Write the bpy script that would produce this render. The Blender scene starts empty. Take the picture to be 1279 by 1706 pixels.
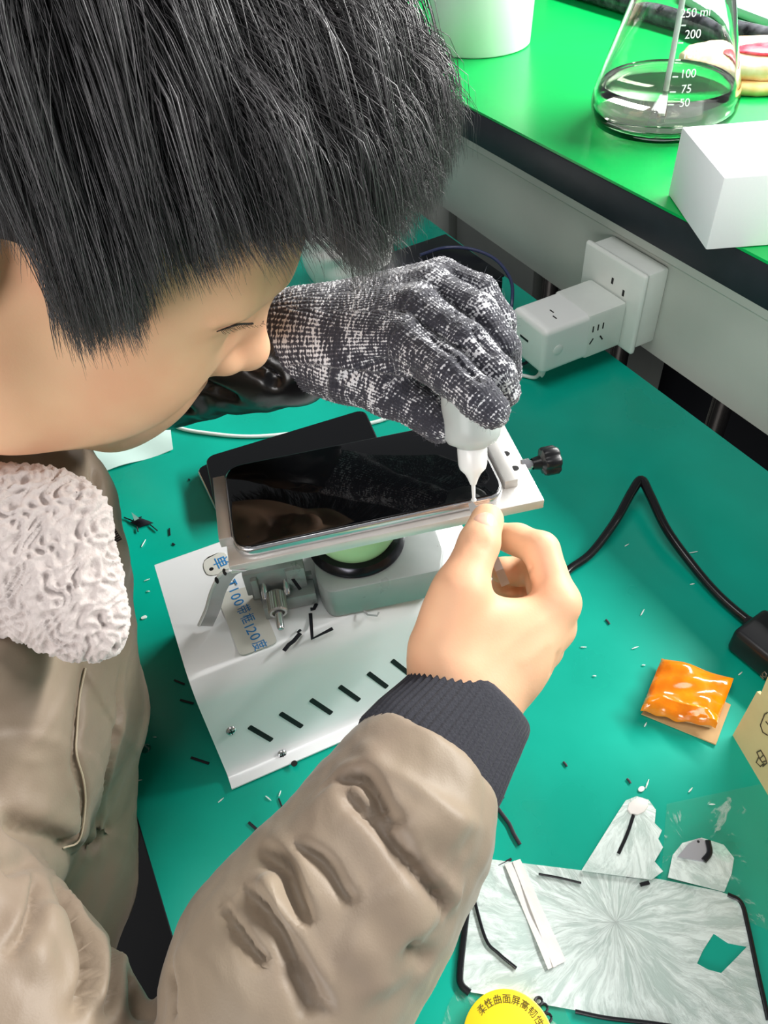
import bpy, bmesh, math, random
import numpy as np
from mathutils import Vector, Matrix
random.seed(7); rng = np.random.default_rng(7)
PI = math.pi
SC = bpy.context.scene
COL = SC.collection

# ------------------------------------------------------------------ camera
FPX, CXP, CYP = 1265.0, 639.5, 853.0          # focal length and centre in pixels of 1279x1706
MW = np.array([[0.4665, 0.6174, -0.6334], [0.8822, -0.3771, 0.2821], [-0.0647, -0.6904, -0.7206]])
_u, _s, _v = np.linalg.svd(MW); MW = _u @ _v   # camera (right, down, forward) -> world
CAM = np.array([0.0, 0.0, 0.47])
cd = bpy.data.cameras.new('camera'); cam = bpy.data.objects.new('camera', cd); COL.objects.link(cam)
cd.sensor_fit = 'VERTICAL'; cd.sensor_height = 36.0; cd.lens = 36.0 * FPX / 1706.0; cd.clip_start = 0.01; cd.clip_end = 50
R3 = Matrix(((MW[0, 0], -MW[0, 1], -MW[0, 2]), (MW[1, 0], -MW[1, 1], -MW[1, 2]), (MW[2, 0], -MW[2, 1], -MW[2, 2])))
cam.matrix_world = Matrix.Translation(CAM.tolist()) @ R3.to_4x4()
SC.camera = cam

# ------------------------------------------------------------------ world, lights, exposure
SC.view_settings.view_transform = 'Standard'; SC.view_settings.look = 'None'
SC.view_settings.gamma = 1.0; SC.view_settings.use_curve_mapping = False
SC.view_settings.exposure = 0.40
w = bpy.data.worlds.new('room_light'); SC.world = w; w.use_nodes = True
bg = w.node_tree.nodes['Background']; bg.inputs[0].default_value = (0.93, 0.96, 1.0, 1); bg.inputs[1].default_value = 0.15
def area_light(name, loc, target, sx, sy, power, colour=(1, 1, 1)):
    l = bpy.data.lights.new(name, 'AREA'); l.shape = 'RECTANGLE'; l.size = sx; l.size_y = sy; l.energy = power; l.color = colour
    o = bpy.data.objects.new(name, l); COL.objects.link(o); o.location = loc
    d = Vector(target) - Vector(loc)
    o.rotation_euler = d.to_track_quat('-Z', 'Y').to_euler(); return o
area_light('tube_over_bench', (-0.35, 1.30, 0.74), (-0.35, 0.30, 0.03), 1.5, 0.12, 38, (1.0, 0.99, 0.96))
area_light('front_fill', (1.2, -1.9, 0.62), (-0.2, 0.2, 0.20), 1.6, 0.6, 36, (1.0, 0.97, 0.95))  # added low fill for face, jacket and apron; not a real window
area_light('ceiling_lamp', (-0.2, -0.2, 2.1), (-0.3, 0.0, 0.0), 1.3, 0.6, 13, (1.0, 0.98, 0.96))

# ------------------------------------------------------------------ pixel helpers (real planes / distances)
def ray(px, py): return MW @ np.array([(px - CXP) / FPX, (py - CYP) / FPX, 1.0])
def Pz(px, py, z=0.0): r = ray(px, py); return CAM + r * ((z - CAM[2]) / r[2])
def Pd(px, py, d): return CAM + ray(px, py) * d
def Py(px, py, y): r = ray(px, py); return CAM + r * (y / r[1])
def cam2w(v): return MW @ np.array(v, float)
def V(p): return Vector([float(a) for a in p])
def npv(*a): return np.array(a, float)
def unit(v): v = np.asarray(v, float); return v / np.linalg.norm(v)

# ------------------------------------------------------------------ materials
def lin(c): return tuple(((x / 255) / 12.92 if x / 255 <= 0.04045 else ((x / 255 + 0.055) / 1.055) ** 2.4) for x in c)
class NT:
    def __init__(s, name):
        s.m = bpy.data.materials.new(name); s.m.use_nodes = True; s.t = s.m.node_tree; s.b = s.t.nodes['Principled BSDF']
    def n(s, kind, **kw):
        nd = s.t.nodes.new(kind)
        for k, v in kw.items(): setattr(nd, k, v)
        return nd
    def l(s, a, b): s.t.links.new(a, b)
def mat(name, rgb, rough=0.5, metal=0.0, var=0.0, vscale=30.0, bump=0.0, bscale=200.0, sss=0.0, sssr=(1, .35, .2), sscale=0.003,
        trans=0.0, ior=1.45, coat=0.0, alpha=1.0, sheen=0.0, rgb2=None, vdetail=4.0, stretch=None, spec=None, aniso=0.0, rvar=0.0):
    k = NT(name); b = k.b; c = lin(rgb)
    b.inputs['Base Color'].default_value = (*c, 1); b.inputs['Roughness'].default_value = rough
    b.inputs['Metallic'].default_value = metal; b.inputs['IOR'].default_value = ior
    b.inputs['Transmission Weight'].default_value = trans; b.inputs['Coat Weight'].default_value = coat
    b.inputs['Coat Roughness'].default_value = 0.08
    b.inputs['Alpha'].default_value = alpha; b.inputs['Sheen Weight'].default_value = sheen
    if spec is not None: b.inputs['Specular IOR Level'].default_value = spec
    if sss: b.inputs['Subsurface Weight'].default_value = sss; b.inputs['Subsurface Radius'].default_value = sssr; b.inputs['Subsurface Scale'].default_value = sscale
    tc = k.n('ShaderNodeTexCoord'); src = tc.outputs['Object']
    if stretch:
        mp = k.n('ShaderNodeMapping'); mp.inputs['Scale'].default_value = stretch; k.l(src, mp.inputs['Vector']); src = mp.outputs['Vector']
    if var or rgb2 or rvar:
        nz = k.n('ShaderNodeTexNoise'); nz.inputs['Scale'].default_value = vscale; nz.inputs['Detail'].default_value = vdetail; k.l(src, nz.inputs['Vector'])
        if var or rgb2:
            c2 = lin(rgb2) if rgb2 else tuple(x * (1 - var) for x in c)
            rp = k.n('ShaderNodeValToRGB'); rp.color_ramp.elements[0].position = .35; rp.color_ramp.elements[1].position = .65
            rp.color_ramp.elements[0].color = (*c2, 1); rp.color_ramp.elements[1].color = (*c, 1)
            k.l(nz.outputs['Fac'], rp.inputs['Fac']); k.l(rp.outputs['Color'], b.inputs['Base Color'])
        if rvar:
            mr = k.n('ShaderNodeMapRange'); mr.inputs['To Min'].default_value = max(0, rough - rvar); mr.inputs['To Max'].default_value = rough + rvar
            k.l(nz.outputs['Fac'], mr.inputs['Value']); k.l(mr.outputs['Result'], b.inputs['Roughness'])
    if bump:
        nb = k.n('ShaderNodeTexNoise'); nb.inputs['Scale'].default_value = bscale; nb.inputs['Detail'].default_value = 3
        k.l(src, nb.inputs['Vector'])
        bp = k.n('ShaderNodeBump'); bp.inputs['Strength'].default_value = bump; bp.inputs['Distance'].default_value = 0.001
        k.l(nb.outputs['Fac'], bp.inputs['Height']); k.l(bp.outputs['Normal'], b.inputs['Normal'])
    return k.m

# ------------------------------------------------------------------ objects
def base_name(n): return n
def link(name, me, m=None, parent=None):
    o = bpy.data.objects.new(name, me); COL.objects.link(o)
    if m is not None:
        for q in (m if isinstance(m, (list, tuple)) else [m]): me.materials.append(q)
    if parent is not None: o.parent = parent; o.matrix_parent_inverse = parent.matrix_basis.inverted()
    return o
def thing(name, label, cat, loc=(0, 0, 0), group=None):
    o = bpy.data.objects.new(name, None); COL.objects.link(o); o.empty_display_size = 0.01
    o.location = V(loc); o['label'] = label; o['category'] = cat
    if group: o['group'] = group
    return o
def tag(o, label, cat, group=None, kind=None):
    o['label'] = label; o['category'] = cat
    if group: o['group'] = group
    if kind: o['kind'] = kind
    return o
def fin(bm, smooth=40):
    bmesh.ops.recalc_face_normals(bm, faces=bm.faces[:])
    me = bpy.data.meshes.new('mesh'); bm.to_mesh(me); bm.free()
    if smooth:
        me.shade_smooth()
        try: me.set_sharp_from_angle(angle=math.radians(smooth))
        except Exception: pass
    return me
def obj(name, bm, m, parent=None, smooth=40):
    return link(name, fin(bm, smooth), m, parent)
def bevel(bm, w, seg=2, edges=None):
    if w > 0:
        es = edges if edges is not None else [e for e in bm.edges if len(e.link_faces) == 2 and e.calc_face_angle(0) > 0.5]
        bmesh.ops.bevel(bm, geom=es, offset=w, segments=seg, affect='EDGES', profile=0.5, clamp_overlap=True)
def prism(pts, vec, bm=None, bev=0.0, seg=2):
    """closed polygon pts (3D) extruded by vec"""
    own = bmesh.new()
    vs = [own.verts.new(V(p)) for p in pts]; own.faces.new(vs)
    ret = bmesh.ops.extrude_face_region(own, geom=own.faces[:])
    bmesh.ops.translate(own, vec=V(vec), verts=[g for g in ret['geom'] if isinstance(g, bmesh.types.BMVert)])
    bmesh.ops.recalc_face_normals(own, faces=own.faces[:])
    bevel(own, bev, seg)
    if bm is None: return own
    return merge(bm, own)
def merge(bm, other):
    me = bpy.data.meshes.new('t'); other.to_mesh(me); other.free(); bm.from_mesh(me); bpy.data.meshes.remove(me); return bm
def box(c, a, b, n, la, lb, ln, bev=0.0, seg=2, bm=None):
    """box centred at c, with unit axes a,b,n and full sizes"""
    c = np.asarray(c, float); a = unit(a) * la / 2; b = unit(b) * lb / 2; n = unit(n) * ln / 2
    return prism([c - a - b - n, c + a - b - n, c + a + b - n, c - a + b - n], 2 * n, bm, bev, seg)
EX, EY, EZ = npv(1, 0, 0), npv(0, 1, 0), npv(0, 0, 1)
def basis(n):
    n = unit(n); a = np.cross(n, EZ)
    if np.linalg.norm(a) < .05: a = np.cross(n, EX)
    a = unit(a); return a, np.cross(n, a), n
def lathe(c, axis, prof, seg=48, bm=None, close=True, scl=(1, 1), bas=None):
    """prof: list of (radius, height along axis)"""
    bm = bm or bmesh.new(); a, b, n = bas if bas else basis(axis); c = np.asarray(c, float); rings = []
    for r, h in prof:
        if r < 1e-6: rings.append([bm.verts.new(V(c + n * h))]); continue
        rings.append([bm.verts.new(V(c + n * h + (a * math.cos(t) * scl[0] + b * math.sin(t) * scl[1]) * r)) for t in [2 * PI * i / seg for i in range(seg)]])
    for q in range(len(rings) - 1):
        A, B = rings[q], rings[q + 1]
        for i in range(seg):
            j = (i + 1) % seg
            f = [A[i % len(A)], A[j % len(A)], B[j % len(B)], B[i % len(B)]]
            f = list(dict.fromkeys(f))
            if len(f) > 2: bm.faces.new(f)
    if close:
        for rg in (rings[0], rings[-1]):
            if len(rg) > 2: bm.faces.new(rg)
    return bm
def catmull(pts, n=8):
    P = [np.asarray(p, float) for p in pts]
    if len(P) < 3: return [P[0] + (P[-1] - P[0]) * t / n for t in range(n + 1)]
    P = [2 * P[0] - P[1]] + P + [2 * P[-1] - P[-2]]; out = []
    for i in range(1, len(P) - 2):
        for k in range(n):
            t = k / n
            out.append(.5 * ((2 * P[i]) + (-P[i - 1] + P[i + 1]) * t + (2 * P[i - 1] - 5 * P[i] + 4 * P[i + 1] - P[i + 2]) * t * t + (-P[i - 1] + 3 * P[i] - 3 * P[i + 1] + P[i + 2]) * t ** 3))
    out.append(P[-2]); return out
def tube(pts, r, seg=12, bm=None, n=8, smooth=True, flat=1.0, up=None):
    bm = bm or bmesh.new(); Q = catmull(pts, n) if smooth else [np.asarray(p, float) for p in pts]
    m = len(Q); rs = [r] * m if np.isscalar(r) else list(np.interp(np.linspace(0, 1, m), np.linspace(0, 1, len(r)), r))
    prev = None; rings = []
    for i, p in enumerate(Q):
        t = unit(Q[min(i + 1, m - 1)] - Q[max(i - 1, 0)])
        if prev is None:
            a = np.asarray(up, float) if up is not None else (EZ if abs(t[2]) < .9 else EX)
        else: a = prev
        a = unit(a - t * a.dot(t)); b = np.cross(t, a); prev = a
        rings.append([bm.verts.new(V(p + rs[i] * (a * math.cos(q) * flat + b * math.sin(q)))) for q in [2 * PI * k / seg for k in range(seg)]])
    for A, B in zip(rings, rings[1:]):
        for i in range(seg): bm.faces.new([A[i], A[(i + 1) % seg], B[(i + 1) % seg], B[i]])
    bm.faces.new(rings[0]); bm.faces.new(rings[-1]); return bm
def round_poly(pts, r, seg=5):
    """round the corners of a 3D polygon"""
    out = []; n = len(pts); P = [np.asarray(p, float) for p in pts]
    for i in range(n):
        p, a, b = P[i], P[i - 1], P[(i + 1) % n]; rr = r[i] if isinstance(r, (list, tuple)) else r
        if rr <= 0: out.append(p); continue
        A = p + unit(a - p) * rr; B = p + unit(b - p) * rr
        for k in range(seg + 1):
            t = k / seg; out.append((1 - t) ** 2 * A + 2 * t * (1 - t) * p + t * t * B)
    return out
def text_mesh(s, size, origin, xdir, ydir, thick=0.0001, align='CENTER', squeeze=1.0):
    cu = bpy.data.curves.new('txt', 'FONT'); cu.body = s; cu.size = size; cu.extrude = thick; cu.align_x = align; cu.align_y = 'CENTER'
    o = bpy.data.objects.new('txt', cu); COL.objects.link(o)
    dg = bpy.context.evaluated_depsgraph_get(); me = bpy.data.meshes.new_from_object(o.evaluated_get(dg))
    bpy.data.objects.remove(o); bpy.data.curves.remove(cu)
    x = unit(xdir); y = unit(ydir); z = np.cross(x, y)
    M = Matrix(((x[0], y[0], z[0], origin[0]), (x[1], y[1], z[1], origin[1]), (x[2], y[2], z[2], origin[2]), (0, 0, 0, 1)))
    me.transform(M @ Matrix.Diagonal((squeeze, 1, 1, 1))); return me
def text(name, s, size, origin, xdir, ydir, m, parent, **kw):
    return link(name, text_mesh(s, size, origin, xdir, ydir, **kw), m, parent)

# ------------------------------------------------------------------ distance-field sculpting
def f_cap(P, a, b, ra, rb):
    a = np.asarray(a, np.float32); ba = np.asarray(b, np.float32) - a; pa = P - a
    h = np.clip(pa @ ba / (ba @ ba), 0, 1); d = np.linalg.norm(pa - h[:, None] * ba, axis=1)
    return d - (ra + (rb - ra) * h)
def f_ell(P, c, axes, r):
    """ellipsoid; axes rows"""
    q = (P - np.asarray(c, np.float32)) @ np.asarray(axes, np.float32).T
    r = np.asarray(r, np.float32); k0 = np.linalg.norm(q / r, axis=1); k1 = np.linalg.norm(q / (r * r), axis=1) + 1e-9
    return k0 * (k0 - 1) / k1
def smin(a, b, k):
    h = np.maximum(k - np.abs(a - b), 0) / k; return np.minimum(a, b) - h * h * k * .25
def smax(a, b, k): return -smin(-a, -b, k)
def f_chain(P, pts, rad, k=None):
    d = None
    for i in range(len(pts) - 1):
        e = f_cap(P, pts[i], pts[i + 1], rad[i], rad[i + 1]); d = e if d is None else (np.minimum(d, e) if not k else smin(d, e, k))
    return d
def surface_nets(fn, lo, hi, h, block=6):
    lo = np.asarray(lo, float); hi = np.asarray(hi, float)
    nb = np.ceil((hi - lo) / (h * block)).astype(int); N = nb * block + 1
    H = h * block
    ax = [lo[i] + H * (np.arange(nb[i]) + .5) for i in range(3)]
    G = np.stack(np.meshgrid(*ax, indexing='ij'), -1).reshape(-1, 3).astype(np.float32)
    dc = fn(G); near = np.abs(dc) < H * 1.25
    F = np.empty(N, np.float32)
    big = np.repeat(np.repeat(np.repeat(dc.reshape(nb), block, 0), block, 1), block, 2)
    F[:] = np.pad(big, ((0, 1),) * 3, mode='edge')
    idx = np.argwhere(near.reshape(nb))
    off = np.stack(np.meshgrid(*[np.arange(block + 1)] * 3, indexing='ij'), -1).reshape(-1, 3)
    for s in range(0, len(idx), 1500):
        I = (idx[s:s + 1500, None, :] * block + off[None]).reshape(-1, 3)
        v = fn((lo + I * h).astype(np.float32)); F[I[:, 0], I[:, 1], I[:, 2]] = v
    ins = F < 0
    c = [ins[i:N[0] - 1 + i, j:N[1] - 1 + j, k:N[2] - 1 + k] for i in (0, 1) for j in (0, 1) for k in (0, 1)]
    s = sum(x.astype(np.int8) for x in c); act = (s > 0) & (s < 8)
    A = np.argwhere(act); vid = -np.ones(act.shape, np.int64); vid[act] = np.arange(len(A))
    acc = np.zeros((len(A), 3)); cnt = np.zeros(len(A))
    for a in range(3):
        o = [0, 1, 2]; o.remove(a)
        for p in (0, 1):
            for q in (0, 1):
                s0 = np.zeros(3, int); s0[o[0]] = p; s0[o[1]] = q; s1 = s0.copy(); s1[a] = 1
                I0 = A + s0; I1 = A + s1
                v0 = F[I0[:, 0], I0[:, 1], I0[:, 2]]; v1 = F[I1[:, 0], I1[:, 1], I1[:, 2]]
                m = (v0 < 0) != (v1 < 0); t = v0[m] / (v0[m] - v1[m])
                pt = I0[m].astype(float); pt[:, a] += t; acc[m] += pt; cnt[m] += 1
    verts = lo + acc / np.maximum(cnt, 1)[:, None] * h
    quads = []
    for a in range(3):
        b, c2 = (a + 1) % 3, (a + 2) % 3
        s0 = [slice(None)] * 3; s1 = [slice(None)] * 3; s0[a] = slice(0, -1); s1[a] = slice(1, None)
        ch = ins[tuple(s0)] != ins[tuple(s1)]; E = np.argwhere(ch); up = ins[tuple(s0)][ch]
        ok = (E[:, b] > 0) & (E[:, c2] > 0) & (E[:, b] < act.shape[b]) & (E[:, c2] < act.shape[c2]) & (E[:, a] < act.shape[a])
        E = E[ok]; up = up[ok]; eb = np.zeros(3, int); ec = np.zeros(3, int); eb[b] = 1; ec[c2] = 1
        g = lambda I: vid[I[:, 0], I[:, 1], I[:, 2]]
        q = np.stack([g(E - eb - ec), g(E - ec), g(E), g(E - eb)], 1)
        q[~up] = q[~up][:, ::-1]; quads.append(q)
    Q = np.concatenate(quads); Q = Q[(Q >= 0).all(1)]
    return verts, Q
def relax(v, Q, it=2, lam=.5):
    for _ in range(it):
        s = np.zeros_like(v); c = np.zeros(len(v))
        for i in range(4):
            for j in (1, 3):
                np.add.at(s, Q[:, i], v[Q[:, (i + j) % 4]]); np.add.at(c, Q[:, i], 1)
        v = v * (1 - lam) + lam * s / np.maximum(c, 1)[:, None]
    return v
def vnormals(v, Q):
    n = np.cross(v[Q[:, 2]] - v[Q[:, 0]], v[Q[:, 3]] - v[Q[:, 1]]); o = np.zeros_like(v)
    for i in range(4): np.add.at(o, Q[:, i], n)
    return o / (np.linalg.norm(o, axis=1)[:, None] + 1e-12)
def np_mesh(v, Q, smooth=True, name='mesh'):
    me = bpy.data.meshes.new(name); v = np.asarray(v, np.float32); Q = np.asarray(Q, np.int32)
    me.vertices.add(len(v)); me.vertices.foreach_set('co', v.ravel())
    k = Q.shape[1]; me.loops.add(Q.size); me.loops.foreach_set('vertex_index', Q.ravel())
    me.polygons.add(len(Q)); me.polygons.foreach_set('loop_start', np.arange(0, Q.size, k, dtype=np.int32))
    me.update(calc_edges=True); me.validate()
    if smooth: me.shade_smooth()
    return me
def poly_dist(v, pts):
    """distance of verts to a polyline and the parameter 0..1 along it"""
    best = np.full(len(v), 1e9); par = np.zeros(len(v)); n = len(pts) - 1
    for i in range(n):
        a = pts[i]; ba = pts[i + 1] - a; h = np.clip((v - a) @ ba / (ba @ ba + 1e-12), 0, 1)
        d = np.linalg.norm(v - a - h[:, None] * ba, axis=1); m = d < best
        best[m] = d[m]; par[m] = (i + h[m]) / n
    return best, par
def project(v):
    q = (np.asarray(v) - CAM) @ MW; return q[:, 0] / q[:, 2] * FPX + CXP, q[:, 1] / q[:, 2] * FPX + CYP, q[:, 2]
def surf_point(v, nrm, px, py, rad=7):
    """the front-most vertex seen at a pixel"""
    x, y, d = project(v); m = (np.abs(x - px) < rad) & (np.abs(y - py) < rad)
    if not m.any(): return surf_point(v, nrm, px, py, rad * 2) if rad < 100 else None
    i = np.flatnonzero(m); dm = d[i].min(); i = i[d[i] < dm + .012]; j = i[np.argmin((x[i] - px) ** 2 + (y[i] - py) ** 2)]
    return v[j]
def fold(v, Q, pixpts, width, depth, nrm, flip=1, lip=.22, n=6):
    """overlapping cloth crease: steep on one side, gentle on the other, with a raised lip"""
    pts = [surf_point(v, nrm, *p) for p in pixpts]; pts = [p for p in pts if p is not None]
    if len(pts) < 2: return v
    pts = np.array(catmull(pts, n)); near = np.flatnonzero(np.min(np.linalg.norm(v[:, None] - pts[None, ::3], axis=2), 1) < width * 8 + .012) if len(v) < 4e5 else np.arange(len(v))
    P = v[near]; d, t = poly_dist(P, pts); k = np.clip((t * (len(pts) - 1)).astype(int), 0, len(pts) - 2)
    tan = pts[k + 1] - pts[k]; tan /= np.linalg.norm(tan, axis=1)[:, None] + 1e-9; side = np.cross(tan, nrm[near]); s = ((P - pts[k]) * side).sum(1) * flip
    a = np.where(s < 0, np.exp(-(d / (width * .7)) ** 2), np.exp(-(d / (width * 1.5)) ** 2)) * -depth + lip * depth * np.exp(-((s + 2.0 * width) / (width * 1.3)) ** 2) * np.exp(-(np.maximum(d - 4 * width, 0) / width) ** 2)
    a *= np.clip(np.sin(np.clip(t, .01, .99) * PI) * 1.5, 0, 1); o = v.copy(); o[near] = P + nrm[near] * a[:, None]; return o
def stroke(v, Q, pixpts, width, depth, taper=True, nrm=None, side=0.0, n=6):
    """press (depth<0) or raise a soft line, found on the surface under the given pixels"""
    nrm = vnormals(v, Q) if nrm is None else nrm
    pts = [surf_point(v, nrm, *p) for p in pixpts]; pts = [p for p in pts if p is not None]
    if len(pts) < 2: return v
    pts = catmull(pts, n); d, t = poly_dist(v, pts)
    a = np.exp(-(d / width) ** 2) * depth
    if side: a = a - np.exp(-((d - 1.6 * width) / (width)) ** 2) * depth * side
    if taper: a = a * np.clip(np.sin(np.clip(t, 0.02, .98) * PI) * 1.6, 0, 1)
    return v + nrm * a[:, None]
# ================================================================== benches
m_green = mat('green_mat', (0, 168, 146), rough=0.30, var=0.16, vscale=9, rgb2=(2, 154, 132), bump=0.06, bscale=40, rvar=.12)
m_green2 = mat('green_laminate', (0, 172, 80), rough=0.28, var=0.06, vscale=14, bump=0.08, bscale=60)
m_black = mat('black_edge', (34, 36, 44), rough=0.45, var=.2, vscale=60)
m_grey = mat('painted_steel', (186, 192, 184), rough=0.42, var=0.07, vscale=12, bump=.05, bscale=90)
m_chrome = mat('chrome_leg', (170, 165, 160), rough=0.22, metal=1.0, rvar=.1)
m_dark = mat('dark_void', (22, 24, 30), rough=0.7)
m_floor = mat('floor', (22, 22, 24), rough=0.5, var=.2, vscale=5)
m_wall = mat('wall_paint', (206, 214, 206), rough=0.7, var=.04, vscale=4)

fl = obj('floor', box((-0.4, 0.9, -0.765), EX, EY, EZ, 4.2, 4.6, 0.03), m_floor, smooth=0); fl['kind'] = 'structure'
wl = obj('wall_back', box((-0.4, 2.95, 0.6), EX, EZ, EY, 4.2, 2.7, 0.03), m_wall, smooth=0); wl['kind'] = 'structure'

ZB = 0.157          # height of the raised bench top above the work table
YE = 0.508          # its front edge
table = thing('work_table', 'low work table with a glossy teal green rubber mat, strewn with glass splinters', 'table', (-0.2, 0.2, -0.75))
obj('green_mat', box((-0.34, 0.208, -0.001), EX, EY, EZ, 1.45, 0.566, 0.002), m_green, table, smooth=0)
obj('tabletop', box((-0.34, 0.208, -0.0145), EX, EY, EZ, 1.452, 0.568, 0.025), m_black, table, smooth=0)
for x in (-1.02, 0.34):
    for y in (-0.03, 0.44):
        obj('leg', box((x, y, -0.3885), EX, EY, EZ, 0.04, 0.04, 0.723), m_grey, table, smooth=0)

bench = thing('raised_bench', 'raised rear bench with bright green laminate top, black edge and grey steel apron', 'bench', (-0.45, 0.8, -0.75))
obj('laminate_top', box((-0.45, YE + .350, ZB - .0012), EX, EY, EZ, 1.9, 0.70, 0.0024), m_green2, bench, smooth=0)
obj('edge_band', box((-0.45, YE + .3505, ZB - .0024 - .0175), EX, EY, EZ, 1.902, 0.702, 0.035, .0015), m_black, bench)
ap = bmesh.new()
prof = [(.522, .119), (.5145, .117), (.5145, .108), (.520, .103), (.520, .006), (.5235, .0035), (.545, .0035), (.545, .119)]
prism([npv(-.905, y, z) for y, z in prof], npv(1.4, 0, 0), ap)
obj('steel_apron', ap, m_grey, bench, smooth=30)
for x, r in ((-0.405, .011), (-0.56, .011), (-0.70, .011), (0.3, .011)):
    obj('leg', lathe((x, 0.575, -.75), EZ, [(r, 0), (r, .868)], 24), m_chrome, bench)
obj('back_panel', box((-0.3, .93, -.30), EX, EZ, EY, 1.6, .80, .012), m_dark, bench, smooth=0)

# ------------------------------------------------------------------ socket box and power adapter
m_sock = mat('socket_plastic', (222, 228, 222), rough=0.32, var=.03, vscale=60)
m_white = mat('white_plastic', (240, 243, 240), rough=0.28)
m_slot = mat('slot_black', (12, 12, 14), rough=0.6)
so = thing('wall_socket', 'square white socket box on the grey apron with an adapter plugged in', 'socket', (-0.505, .52, .06))
obj('back_box', box((-0.503, .5065, .061), EX, EZ, EY, .080, .080, .026, .003), m_sock, so)
pl = box((-0.505, .4918, .059), EX, EZ, EY, .0875, .086, .0062, .0)
pl.verts.ensure_lookup_table()
bevel(pl, .003, 3)
plate = obj('face_plate', pl, m_sock, so)
for dx, dz in ((-.0085, .018), (.0085, .013)):
    obj('socket_slot', box((-0.494 + dx, .4886, .067 + dz - .006), EX, EZ, EY, .0026, .0062, .0006), m_slot, plate, smooth=0)
# adapter: front face corners fitted on the plate
ad = thing('power_adapter', 'white cube shaped power adapter plugged into the socket box above the table', 'adapter', (-0.49, .44, .045))
a_y0, a_y1 = .392, .4885
body = box((-0.504, (a_y0 + a_y1) / 2, .0445), EX, EZ, EY, .054, .048, a_y1 - a_y0, .0052, 4)
ado = obj('body', body, m_white, ad)
obj('collar', box((-0.504, .465, .0445), EX, EZ, EY, .0548, .0488, .045, .003), m_sock, ad)
for dx, dz, ang in ((-.006, .009, 0), (0, .009, 0), (.006, .009, 0), (-.006, -.006, .6), (.006, -.006, -.6)):
    obj('socket_slot', box((-0.504 + .0274, .455 + dx, .0445 + dz * .9), EX, npv(0, math.sin(ang), math.cos(ang)), npv(0, math.cos(ang), -math.sin(ang)), .0006, .0065, .0014), m_slot, ad, smooth=0)
for dx in (-.005, .005):
    obj('socket_slot', box((-0.499 + dx, .417 - dx * .4, .0446 + .0241), EX, EY, EZ, .0055, .0011, .0005), m_slot, ad, smooth=0)
obj('usb_port', box((-0.508, a_y0 - .0001, .046), EX, EZ, EY, .013, .0022, .0006, .0), m_slot, ad, smooth=0)
obj('power_button', lathe((-0.4772, .409, .044), EX, [(.0001, .0), (.0052, .0), (.0056, .0006), (.0040, .0012), (0, .0010)], 24, scl=(1, 1)), m_white, ad)
# ================================================================== cables and things on the table
m_cable_w = mat('white_cable', (232, 240, 236), rough=0.35)
m_cable_b = mat('black_cable', (14, 15, 17), rough=0.22, spec=.6)
m_cable_n = mat('navy_cable', (24, 32, 52), rough=0.35)
m_bplastic = mat('black_plastic', (20, 21, 24), rough=0.35)
wc = thing('white_cable', 'thin white cable running from the power adapter across the green mat behind the phones', 'cable', (-0.53, .41, 0))
pA = npv(-0.494, .407, .0205)
pts = [pA + npv(0, -.002, -.011), npv(-.4965, .400, .0035), npv(-0.508, .392, .0022), npv(-.528, .372, .0022), npv(-.553, .345, .0020), Pz(655, 692, .002), Pz(560, 712, .002), Pz(430, 727, .002), Pz(340, 721, .002), Pz(288, 709, .002), Pz(240, 680, .002), Pz(150, 640, .002)]
obj('cord', tube(pts, .0019, 10), m_cable_w, wc)
obj('strain_relief', tube([pA + npv(0, 0, .001), pA + npv(0, 0, -.006), pA + npv(0, -.001, -.013), pA + npv(0, -.003, -.0150)], [.0047, .0043, .0034, .0030], 14), m_cable_w, wc)
dp = thing('dark_cable', 'dark blue cable with black plug hanging under the power adapter behind the white one', 'cable', (-0.525, .42, 0))
pB = npv(-0.520, .410, .0208)
obj('plug', tube([pB + npv(0, 0, .0), pB + npv(0, 0, -.008), pB + npv(.000, -.001, -.0145)], [.0048, .0048, .003], 12), m_bplastic, dp)
obj('cord', tube([pB + npv(.000, -.001, -.015), npv(-.523, .402, .003), npv(-.536, .383, .0018), npv(-.56, .35, .0016)], .0016, 8), m_cable_n, dp)
bc = [Pz(935, 962, .004), Pz(950, 947, .004), Pz(985, 921, .005), Pz(1025, 868, .012), Pz(1052, 820, .018), Pz(1068, 800, .020), Pz(1083, 826, .018), Pz(1112, 885, .013), Pz(1160, 950, .007), Pz(1200, 995, .005), Pz(1248, 1036, .0045), Pz(1290, 1062, .006)]
tag(obj('power_cable', tube(bc, [.0032, .0032, .0034, .0036, .0038, .004, .0038, .0036, .0034, .0034, .0036, .0038], 14), m_cable_b), 'thick glossy black cable kinked into an upside down V on the green mat', 'cable')
kd = thing('black_device', 'black plastic device at the right picture edge where the thick cable ends', 'device', Pz(1285, 1075, 0))
c = Pz(1297, 1090, .012)
obj('casing', box(c, unit(npv(1, .1, 0)), unit(npv(-.1, 1, 0)), EZ, .055, .034, .023, .004, 3), m_bplastic, kd)
obj('cable_boot', tube([Pz(1243, 1034, .0045), Pz(1262, 1047, .006), Pz(1280, 1060, .008)], [.0044, .0055, .007], 12), m_bplastic, kd)

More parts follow.
